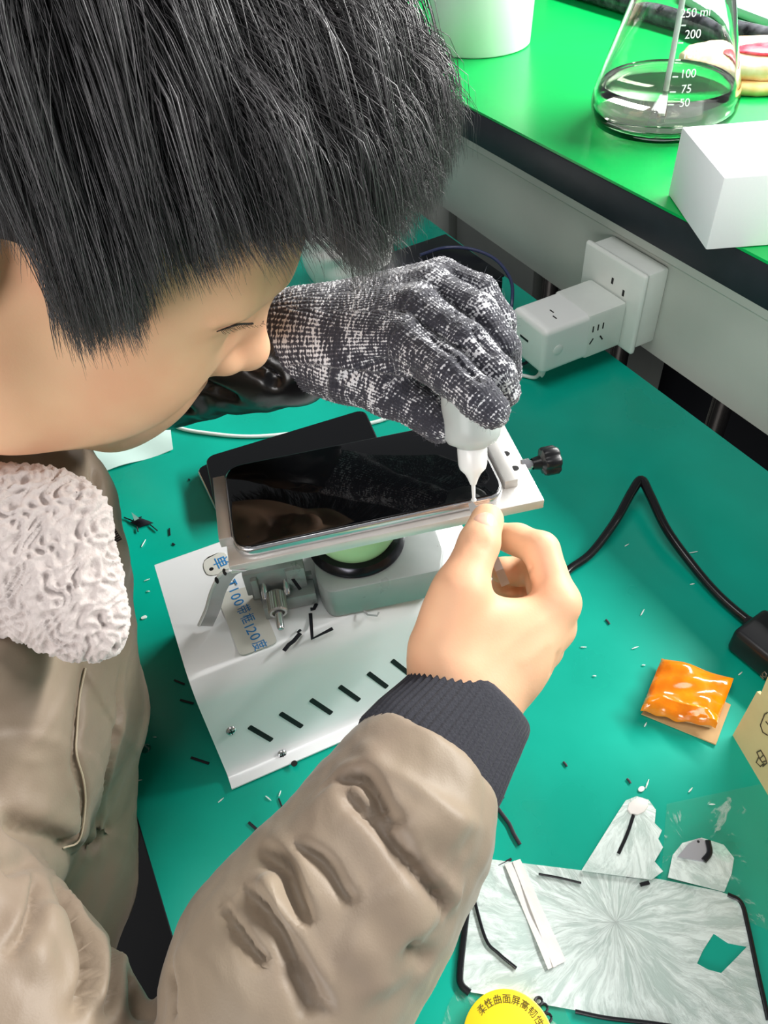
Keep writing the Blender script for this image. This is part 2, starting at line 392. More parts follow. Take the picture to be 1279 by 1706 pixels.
# orange film packet on a cardboard piece
m_or = mat('orange_film', (246, 142, 8), rough=0.17, var=.2, rgb2=(226, 112, 4), vscale=60, bump=.6, bscale=90, coat=.6)
m_card = mat('cardboard', (196, 160, 112), rough=0.8, var=.1, vscale=90)
def height_sheet(corners, nx, ny, zf, thick, bm=None):
    """bilinear sheet from 4 ground points (a,b,c,d) with height function and real thickness"""
    bm = bm or bmesh.new(); a, b, c, d = [np.asarray(p, float) for p in corners]; T = []; B = []
    for j in range(ny + 1):
        v = j / ny; rt = []; rb = []
        for i in range(nx + 1):
            u = i / nx; p = (1 - u) * (1 - v) * a + u * (1 - v) * b + u * v * c + (1 - u) * v * d; z = zf(u, v)
            rt.append(bm.verts.new((p[0], p[1], p[2] + z + thick))); rb.append(bm.verts.new((p[0], p[1], p[2] + z)))
        T.append(rt); B.append(rb)
    for j in range(ny):
        for i in range(nx):
            bm.faces.new([T[j][i], T[j][i + 1], T[j + 1][i + 1], T[j + 1][i]]); bm.faces.new([B[j][i], B[j + 1][i], B[j + 1][i + 1], B[j][i + 1]])
    for i in range(nx):
        bm.faces.new([T[0][i + 1], T[0][i], B[0][i], B[0][i + 1]]); bm.faces.new([T[ny][i], T[ny][i + 1], B[ny][i + 1], B[ny][i]])
    for j in range(ny):
        bm.faces.new([T[j][0], T[j + 1][0], B[j + 1][0], B[j][0]]); bm.faces.new([T[j + 1][nx], T[j][nx], B[j][nx], B[j + 1][nx]])
    return bm
op = thing('film_packet', 'small orange plastic film packet folded over a piece of cardboard on the green mat', 'packet', Pz(1145, 1170, 0))
def zor(u, v):
    e = min(u, 1 - u, v, 1 - v)
    return .008 + .006 * min(1, e * 5) ** .6 + .0011 * math.sin(9 * u + 5 * v) + .0009 * math.sin(17 * v - 6 * u) + (.002 if .0 < v < .22 else 0)
c4 = [Pz(1066, 1186, .006), Pz(1190, 1216, .006), Pz(1222, 1130, .009), Pz(1103, 1094, .009)]
obj('orange_wrap', height_sheet([npv(p[0], p[1], 0) for p in c4], 28, 22, lambda u, v: zor(u, v) - .001 + .0012 * math.sin(22 * u) * max(0, 1 - v * 8), .0016), m_or, op)
c5 = [Pz(1068, 1190, .001), Pz(1192, 1241, .001), Pz(1214, 1180, .001), Pz(1110, 1130, .001)]
obj('card_piece', height_sheet([npv(p[0], p[1], .0006) for p in c5], 8, 4, lambda u, v: .0 + .004 * v * v, .0012), m_card, op)
obj('card_core', height_sheet([npv(*(Pz(1080, 1186, .004)[:2]), .003), npv(*(Pz(1185, 1212, .004)[:2]), .003), npv(*(Pz(1212, 1140, .004)[:2]), .003), npv(*(Pz(1110, 1105, .004)[:2]), .003)], 4, 4, lambda u, v: 0, .0042), m_card, op)

# cardboard box at the right edge
m_kraft = mat('kraft_box', (206, 184, 134), rough=0.75, var=.06, vscale=50)
m_ink = mat('print_ink', (70, 58, 42), rough=0.7)
cb = thing('cardboard_box', 'kraft cardboard box with printed symbols at the right picture edge', 'box', Pz(1290, 1230, 0))
zt = .052
A0 = Pz(1220, 1225, 0.0); A1 = Pz(1279, 1325, 0.0); u_ = unit(npv(*(A1 - A0)[:2], 0))
nrm_ = unit(np.cross(EZ, u_)); nrm_ = nrm_ if nrm_[0] * 1 + nrm_[1] * .2 > 0 else -nrm_
fw = [A0 - u_ * .0, A0 + EZ * .0545, A0 + EZ * .056 + u_ * .003, A0 + EZ * .0725 + u_ * .0015, A0 + EZ * .098 + u_ * .004, A0 + EZ * .098 + u_ * .17, A0 + u_ * .17]
obj('front_panel', prism(fw, nrm_ * .0022), m_kraft, cb, smooth=0)
obj('box_body', prism([A0 + nrm_ * .0022 + u_ * .004, A0 + nrm_ * .0022 + u_ * .17, A0 + nrm_ * .09 + u_ * .17, A0 + nrm_ * .09 + u_ * .004], EZ * .05), m_kraft, cb, smooth=0)
def face_pt(px, py):
    r = ray(px, py); return CAM + r * ((A0 - CAM).dot(nrm_) / r.dot(nrm_)) - nrm_ * .0003
def stroke_tube(pp, r, m, name, parent, fn=face_pt, smooth=False):
    return obj(name, tube([fn(*p) for p in pp], r, 5, smooth=smooth), m, parent)
def loop(cx, cy, rx, ry, n=10, a0=0): return [(cx + rx * math.cos(a0 + 2 * PI * i / n), cy + ry * math.sin(a0 + 2 * PI * i / n)) for i in range(n + 1)]
ink = bmesh.new()
for pp in ([(1270, 1122), (1274, 1119), (1277, 1123), (1276, 1128), (1271, 1127), (1270, 1122)], [(1267, 1126), (1272, 1131)],
           [(1279, 1187), (1274, 1190), (1267, 1208), (1271, 1220), (1279, 1225)], [(1276, 1202), (1280, 1207)],
           [(1261, 1253), (1268, 1250), (1272, 1258), (1266, 1264), (1261, 1253)], [(1264, 1262), (1260, 1270), (1267, 1277), (1273, 1272)],
           [(1268, 1251), (1275, 1262), (1278, 1271), (1271, 1277)], [(1266, 1264), (1270, 1270), (1276, 1268)]):
    tube([face_pt(*p) for p in pp], .00035, 5, ink, smooth=False)
obj('printed_symbols', ink, m_ink, cb)

# ------------------------------------------------------------------ things on the raised bench
m_glass = mat('clear_glass', (255, 255, 255), rough=0.0, trans=1.0, ior=1.46)
m_liquid = mat('clear_liquid', (250, 252, 236), rough=0.0, trans=1.0, ior=1.33)
m_print = mat('white_print', (240, 245, 240), rough=.4)
bt = thing('glass_bottle', 'clear conical glass bottle with white graduations and a little liquid, on the green bench', 'bottle', (-.628, .64, ZB))
gz = ZB + .0004
outer = [(0, 0), (.060, 0), (.068, .003), (.0705, .010), (.0735, .017), (.0735, .024), (.0715, .036), (.064, .060), (.055, .088), (.0475, .112), (.0425, .126), (.035, .134), (.0300, .138), (.0300, .152)]
inner = [(.0275, .152), (.0275, .138), (.0325, .131), (.0395, .123), (.0445, .110), (.052, .086), (.061, .058), (.0685, .034), (.0705, .022), (.068, .013), (.060, .007), (0, .006)]
obj('glass_body', lathe((-.628, .64, gz), EZ, outer + inner, 64, close=False), m_glass, bt, smooth=60)
liq = [(0, .0064), (.0598, .0073), (.0677, .0132), (.0702, .022), (.0682, .034), (.0660, .0405), (0, .0405)]
obj('liquid', lathe((-.628, .64, gz), EZ, liq, 64, close=False), m_liquid, bt, smooth=60)
obj('metal_cap', lathe((-.628, .64, gz), EZ, [(.0, .150), (.0335, .150), (.0345, .153), (.0345, .168), (.032, .171), (0, .171)], 48), m_chrome, bt, smooth=50)
obj('dip_tube', lathe((-.628, .64, gz + .009), EZ, [(.0028, 0), (.0028, .145)], 16), m_cable_w, bt)
gr = bmesh.new()
def cone_pt(ang, z):
    r = np.interp(z, [q[1] for q in outer[4:12]], [q[0] for q in outer[4:12]]) + .0003
    return npv(-.628 + r * math.cos(ang), .64 + r * math.sin(ang), gz + z)
ca = math.atan2(-.64, .628) + .16
for i, z in enumerate((.040, .050, .062, .075, .088, .101)):
    tube([cone_pt(ca - .10, z), cone_pt(ca - .02, z)], .0007, 6, gr, smooth=False)
obj('graduation_marks', gr, m_print, bt)
for s, z in (('50', .041), ('75', .052), ('100', .064), ('150', .079), ('200', .094), ('250 ml', .110)):
    p = cone_pt(ca + .12, z); q = cone_pt(ca + .2, z); up = cone_pt(ca + .12, z + .01) - p
    text('graduation_number', s, .010, p, q - p, up, m_print, bt)

cu = thing('white_cup', 'plain white plastic tub standing on the green bench beside the hair', 'cup', (-.965, .655, ZB))
cc = Pz(800, 99, ZB); dirc = unit(npv(cc[0], cc[1], 0)); cc = cc + dirc * .066
obj('wall', lathe((cc[0], cc[1], ZB + .0003), EZ, [(0, 0), (.064, 0), (.066, .002), (.072, .12), (.0705, .12), (.0645, .004), (0, .003)], 64, close=False), m_white, cu, smooth=50)

m_foam = mat('white_foam', (246, 248, 250), rough=.75, bump=.1, bscale=300)
B0 = Pz(1112, 325, ZB); B1 = Pz(1175, 418, ZB); e1 = unit(B1 - B0); e2 = unit(np.cross(EZ, e1))
if e2.dot(Pz(1279, 418, ZB) - B1) < 0: e2 = -e2
L1 = np.linalg.norm(B1 - B0); fz = .0005 * EZ
fb = prism([B0 + fz, B1 + fz, B1 + e2 * .16 + fz, B0 + e2 * .16 + fz], EZ * .058, bev=.0015)
tag(obj('foam_box', fb, m_foam), 'plain white foam block overhanging the front edge of the green bench', 'box')

# bread in clear plastic on the bench
m_bread = mat('bread_crust', (240, 190, 110), rough=.7, var=.25, rgb2=(250, 222, 160), vscale=40, bump=.4, bscale=120)
m_cream = mat('bread_cream', (250, 232, 200), rough=.6, var=.1, rgb2=(236, 200, 150), vscale=70, bump=.4, bscale=140)
m_jam = mat('red_jam', (224, 60, 80), rough=.25, var=.2, rgb2=(240, 120, 130), vscale=90)
m_wrap = mat('clear_wrap', (255, 255, 255), rough=.12, trans=1.0, ior=1.15, bump=.8, bscale=60)
br = thing('wrapped_sandwich', 'sponge sandwich with red jam on a yellow slice, behind the glass bottle', 'food', (-.66, .80, ZB))
bc0 = npv(-.655, .815, ZB)
def slab(c, rx, ry, h, bul, m, name, parent, seed=0, ang=.0):
    r_ = random.Random(seed); pr = [(0, 0), (.93, 0), (1, h * .35), (1.0, h * .7), (.93, h * .95), (.6, h + bul * .7), (0, h + bul)]
    b = lathe(c, EZ, pr, 40, scl=(rx, ry), bas=(npv(math.cos(ang), math.sin(ang), 0), npv(-math.sin(ang), math.cos(ang), 0), EZ), close=False)
    for v in b.verts:
        k = 1 + .04 * math.sin(v.co.x * 190 + seed) * math.cos(v.co.y * 170); v.co.x = c[0] + (v.co.x - c[0]) * k; v.co.y = c[1] + (v.co.y - c[1]) * k
    return obj(name, b, m, parent, smooth=70)
slab(bc0 + EZ * .0005, .105, .062, .012, .001, m_bread, 'yellow_slice', br, 1, .9)
slab(bc0 + EZ * .0135 + npv(-.004, .006, 0), .098, .058, .016, .006, m_cream, 'cream_layer', br, 2, .9)
slab(bc0 + EZ * .033 + npv(.012, -.004, 0), .045, .022, .003, .002, m_jam, 'jam_topping', br, 3, .9)
# long dark plastic tray / bag rim behind
m_film = mat('silver_film', (96, 98, 104), rough=.18, var=.5, rgb2=(24, 24, 28), vscale=50, bump=1.0, bscale=70)
P0 = Pz(925, -14, ZB); P1 = Pz(1040, 22, ZB); P2 = Pz(1210, 72, ZB); P3 = Pz(1330, 100, ZB)
tag(obj('plastic_wrap', tube([P0 + EZ * .016, P1 + EZ * .015, P2 + EZ * .014, P3 + EZ * .014], [.016, .015, .013, .013], 20, n=16), m_film), 'crumpled dark shiny plastic wrapper lying along the bench behind the bottle', 'wrapper')
m_mint = mat('mint_plastic', (178, 214, 196), rough=.4, var=.05, vscale=10)
q0 = Pz(1170, 20, ZB) + npv(-.03, .03, 0)
tag(obj('mint_tray', prism([Pz(1130, -8, ZB) + EZ * .0004, Pz(1290, 55, ZB) + EZ * .0004, Pz(1290, -70, ZB) + EZ * .0004, Pz(1130, -90, ZB) + EZ * .0004], EZ * .012, bev=.003), m_mint), 'pale mint green plastic sheet at the top right corner of the bench', 'tray')

# ------------------------------------------------------------------ things at the far left of the table
m_bbox = mat('black_box', (18, 20, 28), rough=.38, var=.2, vscale=30)
T1, T2, T3, T4 = [Pz(*p, .05) for p in ((678, 405), (742, 390), (868, 478), (800, 540))]
e_a = unit(T3 - T2); e_b = unit(np.cross(EZ, e_a)); e_b = e_b if e_b.dot(T1 - T2) > 0 else -e_b
bb = thing('black_box', 'black box on the table behind the gloved hand, below the grey apron', 'box', (T2[0], T2[1], 0))
obj('box_body', prism([T2 - EZ * .0495, T2 + e_a * .115 - EZ * .0495, T2 + e_a * .115 + e_b * .10 - EZ * .0495, T2 + e_b * .10 - EZ * .0495], EZ * .0465, bev=.002), m_bbox, bb)
obj('box_lid', prism([T2 - e_a * .001 - e_b * .001 - EZ * .0029, T2 + e_a * .116 - e_b * .001 - EZ * .0029, T2 + e_a * .116 + e_b * .101 - EZ * .0029, T2 - e_a * .001 + e_b * .101 - EZ * .0029], EZ * .0029, bev=.001), m_bbox, bb)
hl = [Pz(700, 425, .053), Pz(740, 413, .053), Pz(785, 415, .054), Pz(825, 432, .05), Pz(850, 465, .04), Pz(853, 500, .03), Pz(846, 540, .012), Pz(835, 575, .004)]
m_hose = mat('blue_hose', (58, 66, 104), rough=.25, coat=.3)
tag(obj('blue_hose', tube(hl, .0019, 10), m_hose), 'thin dark blue tube looping over the black box beside the gloved hand', 'tube')
# white bag
m_bag = mat('white_bag', (226, 228, 226), rough=.35, var=.08, vscale=25, bump=.6, bscale=60)
bgc = Pz(584, 482, 0)
def bagf(P):
    q = P - np.float32(bgc); d = f_ell(P, bgc + npv(0, 0, .052), np.eye(3), (.062, .052, .055))
    d = smin(d, f_ell(P, bgc + npv(-.04, .03, .075), np.eye(3), (.045, .04, .045)), .03)
    return smax(d + .0022 * np.sin(q[:, 0] * 110 + 8 * np.sin(q[:, 2] * 40)) * np.cos(q[:, 1] * 90), -(P[:, 2] - .001), .004)
v, Q = surface_nets(bagf, bgc - npv(.11, .1, .01), bgc + npv(.11, .11, .15), .003)
bag = thing('white_bag', 'crumpled white plastic bag with a small red, yellow and green print, behind the fringe', 'bag', bgc)
obag = link('bag_film', np_mesh(v, Q), m_bag, bag)
n_ = vnormals(v, Q)
for (px, py, c) in ((574, 392, (226, 60, 60)), (569, 404, (236, 190, 40)), (577, 410, (90, 160, 60)), (566, 386, (240, 200, 60))):
    p = surf_point(v, n_, px, py, 4)
    if p is not None:
        i = int(np.argmin(((v - p) ** 2).sum(1)))
        obj('printed_mark', lathe(p - n_[i] * .001, n_[i], [(0, 0), (.007, 0), (.007, .0015), (0, .002)], 10), mat('bag_print', c, rough=.5), bag)
# grey steel cabinet under the bench
obj_c = thing('steel_cabinet', 'light grey steel cabinet under the raised bench behind the black box', 'cabinet', (-.81, .7, -.75))
obj('cabinet_body', box((-.811, .70, -.36), EX, EY, EZ, .188, .28, .72, .002), m_grey, obj_c)
obj('side_column', box((-.950, .62, -.30), EX, EY, EZ, .08, .14, .84, .002), m_grey, obj_c)
tag(obj('white_pillar', box((-1.10, .62, -.30), EX, EY, EZ, .20, .16, .88, .002), m_white), 'pale white pillar beyond the left end of the raised bench, behind the fringe', 'pillar')
# white paper strip by the chin
m_paper = mat('pale_paper', (205, 232, 226), rough=.45, var=.03, vscale=30)
pc = [npv(*Pz(175, 787, .0)[:2], .0), npv(*Pz(289, 751, .0)[:2], 0), npv(*Pz(284, 705, .0)[:2], 0), npv(*Pz(140, 735, 0)[:2], 0)]
tag(obj('paper_strip', height_sheet(pc, 14, 6, lambda u, v: .0008 + .006 * v * (1 - u * .5) + .0012 * math.sin(u * 7 + v * 3), .0005), m_paper), 'pale translucent strip of paper on the green mat beside the chin', 'paper')

# two phones lying on the table behind the machine
m_pglass = mat('phone_glass', (9, 10, 12), rough=0.03, spec=.6)
m_psteel = mat('phone_frame', (190, 192, 196), rough=.18, metal=1)
m_pdark = mat('phone_dark_frame', (30, 31, 34), rough=.25)
def phone_shape(o, ex, ey, ez, L, Wd, r, t):
    """rounded slab: o = corner, ex length axis, ey width axis"""
    c = [o, o + ex * L, o + ex * L + ey * Wd, o + ey * Wd]
    return prism(round_poly(c, r, 6), ez * t)
m_void = m_slot
def flat_phone(name, lab, near, dl, dw, L, Wd, z, ez, frame_m, group=None, r=.010, t=.0075):
    o = np.asarray(near, float); t_ = thing(name, lab, 'phone', o, group)
    b = phone_shape(o, dl, dw, ez, L, Wd, r, t); bevel(b, .0016, 3); obj('frame', b, frame_m, t_)
    k = .0014; g = phone_shape(o + dl * k + dw * k + ez * (t - .0003), dl, dw, ez, L - 2 * k, Wd - 2 * k, r - k, .0007); obj('glass', g, m_pglass, t_)
    return t_
a0 = Pz(328, 787, .002); e_ = Pz(352, 838, .002) - a0
dirw = unit(npv(e_[0], e_[1], 0)); dirl = unit(np.cross(EZ, dirw)); dirl = dirl if dirl[1] > 0 else -dirl
flat_phone('smartphone', 'dark phone with silver edge on the green mat, lower of the two behind the machine', npv(a0[0], a0[1], .0004), dirl, dirw, .15, .072, 0, EZ, m_psteel)
a1 = Pz(345, 770, .010); c1 = Pz(609, 690, .022)
dl = unit(c1 - a1); dwp = unit(np.cross(dl, EZ)); dwp = dwp if dwp[0] > 0 else -dwp; nz_ = unit(np.cross(dwp, dl)); nz_ = nz_ if nz_[2] > 0 else -nz_
flat_phone('smartphone', 'black phone lying tilted on top of the silver edged phone behind the machine', a1 - nz_ * .0005, dl, dwp, np.linalg.norm(c1 - a1), .073, 0, nz_, m_pdark)
# ================================================================== screen heating machine
m_hood = mat('white_enamel', (244, 246, 248), rough=0.20, coat=.3, bump=.04, bscale=30)
m_base = mat('black_steel', (18, 18, 22), rough=0.5)
m_alu = mat('brushed_aluminium', (222, 219, 214), rough=0.34, metal=.45, var=.08, vscale=40, bump=.12, bscale=160, rvar=.1)
m_aluD = mat('grey_anodised', (172, 176, 176), rough=0.30, metal=.15, var=.08, vscale=50, rvar=.08)
m_steel = mat('polished_steel', (214, 214, 218), rough=0.18, metal=.85)
m_discD = mat('dark_disc', (52, 52, 58), rough=0.22, metal=.8)
m_discG = mat('pale_green_plastic', (172, 214, 160), rough=0.35, var=.06, vscale=60)
m_red = mat('red_socket', (150, 18, 30), rough=.4)
m_stk = mat('clear_sticker', (222, 222, 214), rough=.25, var=.05, vscale=80)
m_blue = mat('blue_ink', (36, 134, 204), rough=.5)
hl_ = unit(npv(.073, .997, 0)); hd = npv(hl_[1], -hl_[0], 0); HO = npv(-.384, -.0055, 0); HL = .204
def hp(d, l, z): return HO + hd * d + hl_ * l + EZ * z
mc = thing('heating_machine', 'white enamelled screen heating machine with slotted front, standing on the green mat', 'machine', hp(.07, .1, 0))
prof = [(0.0, .004), (0.0, .0765), (.003, .0797), (.006, .080), (.060, .080)]
for k in range(10):
    t = k / 9 * math.radians(73); prof.append((.091 + .024 * math.sin(t), .080 - .024 * (1 - math.cos(t))))
prof += [(.1290, .0075), (.1300, .0045), (.1325, .0032), (.1400, .0028)]
th = .0014
out = [npv(d, z) for d, z in prof]; inn = []
for i, p in enumerate(out):
    t = unit(out[min(i + 1, len(out) - 1)] - out[max(i - 1, 0)]); inn.append(p + npv(-t[1], t[0]) * -th if False else p + npv(t[1], -t[0]) * th * (1 if True else -1))
# make sure the inner wall lies inside (towards the machine)
if inn[5][1] > out[5][1]: inn = [2 * o_ - i_ for o_, i_ in zip(out, inn)]
poly = out + inn[::-1]
obj('hood', prism([hp(p[0], 0, p[1]) for p in poly], hl_ * HL), m_hood, mc, smooth=50)
obj('base_box', prism([hp(.004, .003, .004), hp(.1235, .003, .004), hp(.109, .003, .054), hp(.088, .003, .074), hp(.004, .003, .074)], hl_ * (HL - .006)), m_base, mc, smooth=0)
for d, l in ((.012, .012), (.012, HL - .012), (.115, .012), (.115, HL - .012)):
    obj('rubber_foot', lathe(hp(d, l, .0002), EZ, [(0, 0), (.006, 0), (.007, .004), (0, .004)], 16), m_base, mc)
obj('red_connector', box(hp(.083, .0015, .030), hd, EZ, hl_, .020, .022, .005, .001), m_red, mc)
def front_z(d):   # outer surface height of the hood at depth d
    return float(np.interp(d, [q[0] for q in prof], [q[1] for q in prof]))
def front_hit(px, py):
    """where the ray of a front-face feature meets the slanted front plate"""
    r = ray(px, py); t = .3; last = None
    while t < .7:
        p = CAM + r * t; q = p - HO; d = q.dot(hd)
        if d > 0 and p[2] < front_z(min(d, .14)): return p
        t += .0003
    return p
fn_ = unit(hd * .95 + EZ * .33)
slots = [(434, 1222), (485, 1199.5), (535, 1177), (582, 1155), (629, 1133), (668, 1112)]
sl_dir = None
for k in range(8):
    if k < 6: c = front_hit(*slots[k])
    else: c = front_hit(*slots[5]) + (front_hit(*slots[5]) - front_hit(*slots[0])) / 5 * (k - 5)
    if sl_dir is None:
        a_ = front_hit(slots[0][0] - 17, slots[0][1] - 10); b_ = front_hit(slots[0][0] + 17, slots[0][1] + 10); sl_dir = unit(b_ - a_)
    s2 = unit(np.cross(fn_, sl_dir)); fnn = unit(np.cross(sl_dir, s2)); fnn = fnn if fnn.dot(fn_) > 0 else -fnn
    P = [c - sl_dir * .0108 - s2 * .0017, c + sl_dir * .0108 - s2 * .0017, c + sl_dir * .0108 + s2 * .0017, c - sl_dir * .0108 + s2 * .0017]
    obj('vent_slot', prism([p - fnn * .0003 for p in round_poly(P, .0009, 3)], fnn * .0006), m_slot, mc, smooth=0)
def screw(px, py, r=.0034):
    c = front_hit(px, py); s = obj('screw', lathe(c - fn_ * .0004, fn_, [(r, 0), (r, .0006), (r * .75, .0017), (r * .3, .0021), (0, .0021)], 24), m_steel, mc)
    a, b, n = basis(fn_); bm = bmesh.new()
    box(c + fn_ * .0017, a, b, fn_, r * 1.2, .0007, .0006, bm=bm); box(c + fn_ * .0017, b, a, fn_, r * 1.2, .0007, .0006, bm=bm); obj('cross_slot', bm, m_slot, s, smooth=0)
screw(385, 1217); screw(470, 1256)
hc_ = Pz(490, 1272, .0032); obj('flange_hole', lathe(npv(hc_[0], hc_[1], .0031), EZ, [(0, 0), (.0021, 0), (.0021, .0003), (0, .0003)], 20), m_slot, mc)
# sticker with blue writing
ZT = .0801
def top(px, py, z=ZT): return Pz(px, py, z)
stc = [top(360, 990), top(400, 1094), top(463, 1071), top(424, 975)]
st = obj('sticker', prism(round_poly(stc, [.004, .004, .004, .004], 4), EZ * .0003), m_stk, mc, smooth=0)
stc2 = [top(336, 938), top(346, 962), top(385, 950), top(376, 918), top(350, 925)]
st2 = obj('sticker', prism(round_poly(stc2, .006, 4), EZ * .0003), m_stk, mc, smooth=0)
tx = unit(top(434, 1075) - top(391, 985)); ty = unit(np.cross(EZ, tx))
for s, (px, py), sz in (('T', (385, 972), .0105), ('1', (389, 983), .0105), ('0', (392, 994), .0105), ('0', (397, 1004), .0105), ('带', (404, 1016), .0110), ('框', (411, 1031), .0110), ('1', (414, 1043), .0105), ('2', (418, 1051), .0105), ('0', (424, 1061), .0105), ('度', (431, 1075), .0110)):
    text('blue_writing', s, sz * .88, top(px, py, ZT + .0004), tx, ty, m_blue, st, thick=.00008, squeeze=.72 if ord(s) > 999 else 1.05)
text('blue_writing', '单', .0115, top(366, 937, ZT + .0004), tx, ty, m_blue, st2, thick=.00008)
obj('sticker_hole', lathe(top(352, 948, ZT + .0003), EZ, [(0, 0), (.0016, 0), (0, .0001)], 12), m_slot, st2)

# rotated upper assembly
al = unit(npv(.276, .961, 0)); aw = npv(-al[1], al[0], 0)         # long axis, axis away from the camera
Bk = npv(-.2785, .0805, .0803)
blk = prism(round_poly([Bk, Bk + al * .072, Bk + al * .078 + aw * .016, Bk + al * .078 + aw * .060, Bk + aw * .060 - al * .004, Bk - al * .004 + aw * .014], [.006, .003, .003, .006, .006, .004], 4), EZ * .0247)
bevel(blk, .0012, 2, [e for e in blk.edges if all(abs(v.co.z - .105) < .0004 for v in e.verts)])
obj('turntable_block', blk, m_aluD, mc)
near = Pz(601, 957, .108); ctr = npv(near[0], near[1], 0) + unit(npv(near[0], near[1], 0)) * .031
obj('dark_disc', lathe((ctr[0], ctr[1], .1045), EZ, [(0, 0), (.031, 0), (.0315, .001), (.0315, .0025), (.0285, .0065), (0, .0065)], 64), m_discD, mc)
obj('green_disc', lathe((ctr[0], ctr[1], .111), EZ, [(0, 0), (.024, 0), (.028, .008), (.0285, .016), (.027, .019), (0, .019)], 64), m_discG, mc)
obj('centre_post', lathe((ctr[0], ctr[1], .130), EZ, [(0, 0), (.014, 0), (.014, .0165), (0, .0165)], 32), m_aluD, mc)
# clamp rail mechanism left of the block
rl = bmesh.new()
Rm = top(430, 985, .092); 
def rb(px, py, z, lx, ly, lz, bm=rl, bv=.0006): return box(Pz(px, py, z), al, aw, EZ, lx, ly, lz, bv, 2, bm)
rb(452, 962, .100, .034, .006, .020); rb(470, 975, .088, .040, .004, .014); rb(492, 952, .098, .012, .016, .022)
rb(424, 965, .098, .004, .018, .018); rb(445, 1000, .086, .005, .022, .011); rb(500, 990, .086, .020, .012, .011)
obj('clamp_rail', rl, m_aluD, mc, smooth=30)
for px, py in ((438, 970), (474, 962)):
    obj('guide_pin', lathe(Pz(px, py, .098), aw * -1 + EZ * -.3, [(0, 0), (.0022, 0), (.0022, .011), (.0014, .012), (0, .012)], 16), m_steel, mc)
kc = Pz(459, 989, .0935); kd_ = unit(-aw + npv(0, 0, -.12)); pr = [(0, 0), (.0055, 0), (.0060, .001), (.0060, .0135), (.0054, .0145), (.0040, .0145), (.0038, .012), (0, .012)]
kb_ = lathe(kc, kd_, pr, 48)
for v in kb_.verts:
    q = np.array(v.co) - kc; h = q.dot(kd_); rr = q - kd_ * h; L = np.linalg.norm(rr)
    if .0058 < L: 
        ang = math.atan2(rr.dot(basis(kd_)[1]), rr.dot(basis(kd_)[0])); v.co = V(kc + kd_ * h + rr * (1 + .04 * (1 if int(round(ang / (2 * PI) * 48)) % 2 else -1)))
obj('knurled_nut', kb_, mat('knurled_metal', (196, 194, 192), rough=.28, metal=.9), mc, smooth=25)
obj('threaded_rod', lathe(kc + kd_ * .006, kd_, [(0, 0), (.0024, 0), (.0024, .0185), (.0017, .020), (0, .0202)], 24), m_steel, mc)

# holder plate with clamp bars
ZPl = .153
pf = Pz(381, 944, ZPl); pr_ = Pz(907, 833, ZPl)
pl_l = unit(pr_ - pf); pl_w = npv(-pl_l[1], pl_l[0], 0)
back = Pz(831, 708, ZPl)
WdP = (back - pr_).dot(pl_w)
sk = (back - pr_).dot(pl_l)
hb = prism([pf, pr_, pr_ + pl_w * WdP, pf + pl_w * WdP], EZ * -.0068, bev=.0007)
hd_ = obj('holder_plate', hb, m_alu, mc)
def pp(l, w_, z=ZPl): q = pf + pl_l * l + pl_w * w_; return npv(q[0], q[1], z)
def pl_uv(px, py, z=ZPl): q = Pz(px, py, z) - pf; return q.dot(pl_l), q.dot(pl_w)
PL = np.linalg.norm(pr_ - pf)
# phone first: corner and axes measured on the glass
ZG = .1612
n1, n2 = Pz(388, 920, ZG), Pz(846, 822, ZG)
ph_l = unit(n2 - n1); ph_w = npv(-ph_l[1], ph_l[0], 0); PhL = np.linalg.norm(n2 - n1); PhW = .0715
o_ = n1 - EZ * .0077
ph = thing('smartphone', 'large black phone with chrome edge clamped flat on the metal holder, face up', 'phone', o_)
fb_ = phone_shape(o_, ph_l, ph_w, EZ, PhL, PhW, .0125, .0074); bevel(fb_, .0024, 4)
obj('frame', fb_, m_steel, ph, smooth=60)
k = .0012
gb = phone_shape(o_ + ph_l * k + ph_w * k + EZ * .0068, ph_l, ph_w, EZ, PhL - 2 * k, PhW - 2 * k, .0115, .0012)
bevel(gb, .0009, 3, [e for e in gb.edges if all(v.co.z > o_[2] + .0079 for v in e.verts)])
obj('screen_glass', gb, m_pglass, ph, smooth=60)
cq = Pz(413, 894, ZG + .0003); obj('camera_hole', lathe(npv(cq[0], cq[1], o_[2] + .00798), EZ, [(0, 0), (.0011, 0), (0, .0001)], 16), m_slot, ph)
# left clamp bar
l0, w0 = pl_uv(364, 899, ZPl + .007); l1, w1 = pl_uv(393, 896, ZPl + .007)
bar = prism([pp(l0, w0), pp(l0 + .0072, w0), pp(l0 + .0072, WdP - .004), pp(l0, WdP - .004)], EZ * .007, bev=.0005)
obj('clamp_bar', bar, m_alu, mc)
l2, w2 = pl_uv(840, 803, ZPl + .006); l3, w3 = pl_uv(863, 798, ZPl + .006)
bar = prism([pp(l2 + .0005, w2), pp(l3, w2), pp(l3, WdP - .002), pp(l2 + .0005, WdP - .002)], EZ * .006, bev=.0004)
obj('clamp_bar', bar, m_alu, mc)
for px, py in ((843, 756), (858, 780)):
    q = Pz(px, py, ZPl); obj('plate_hole', lathe(npv(q[0], q[1], ZPl + .0001), EZ, [(0, 0), (.0023, 0), (0, .0001)], 20), m_slot, mc)
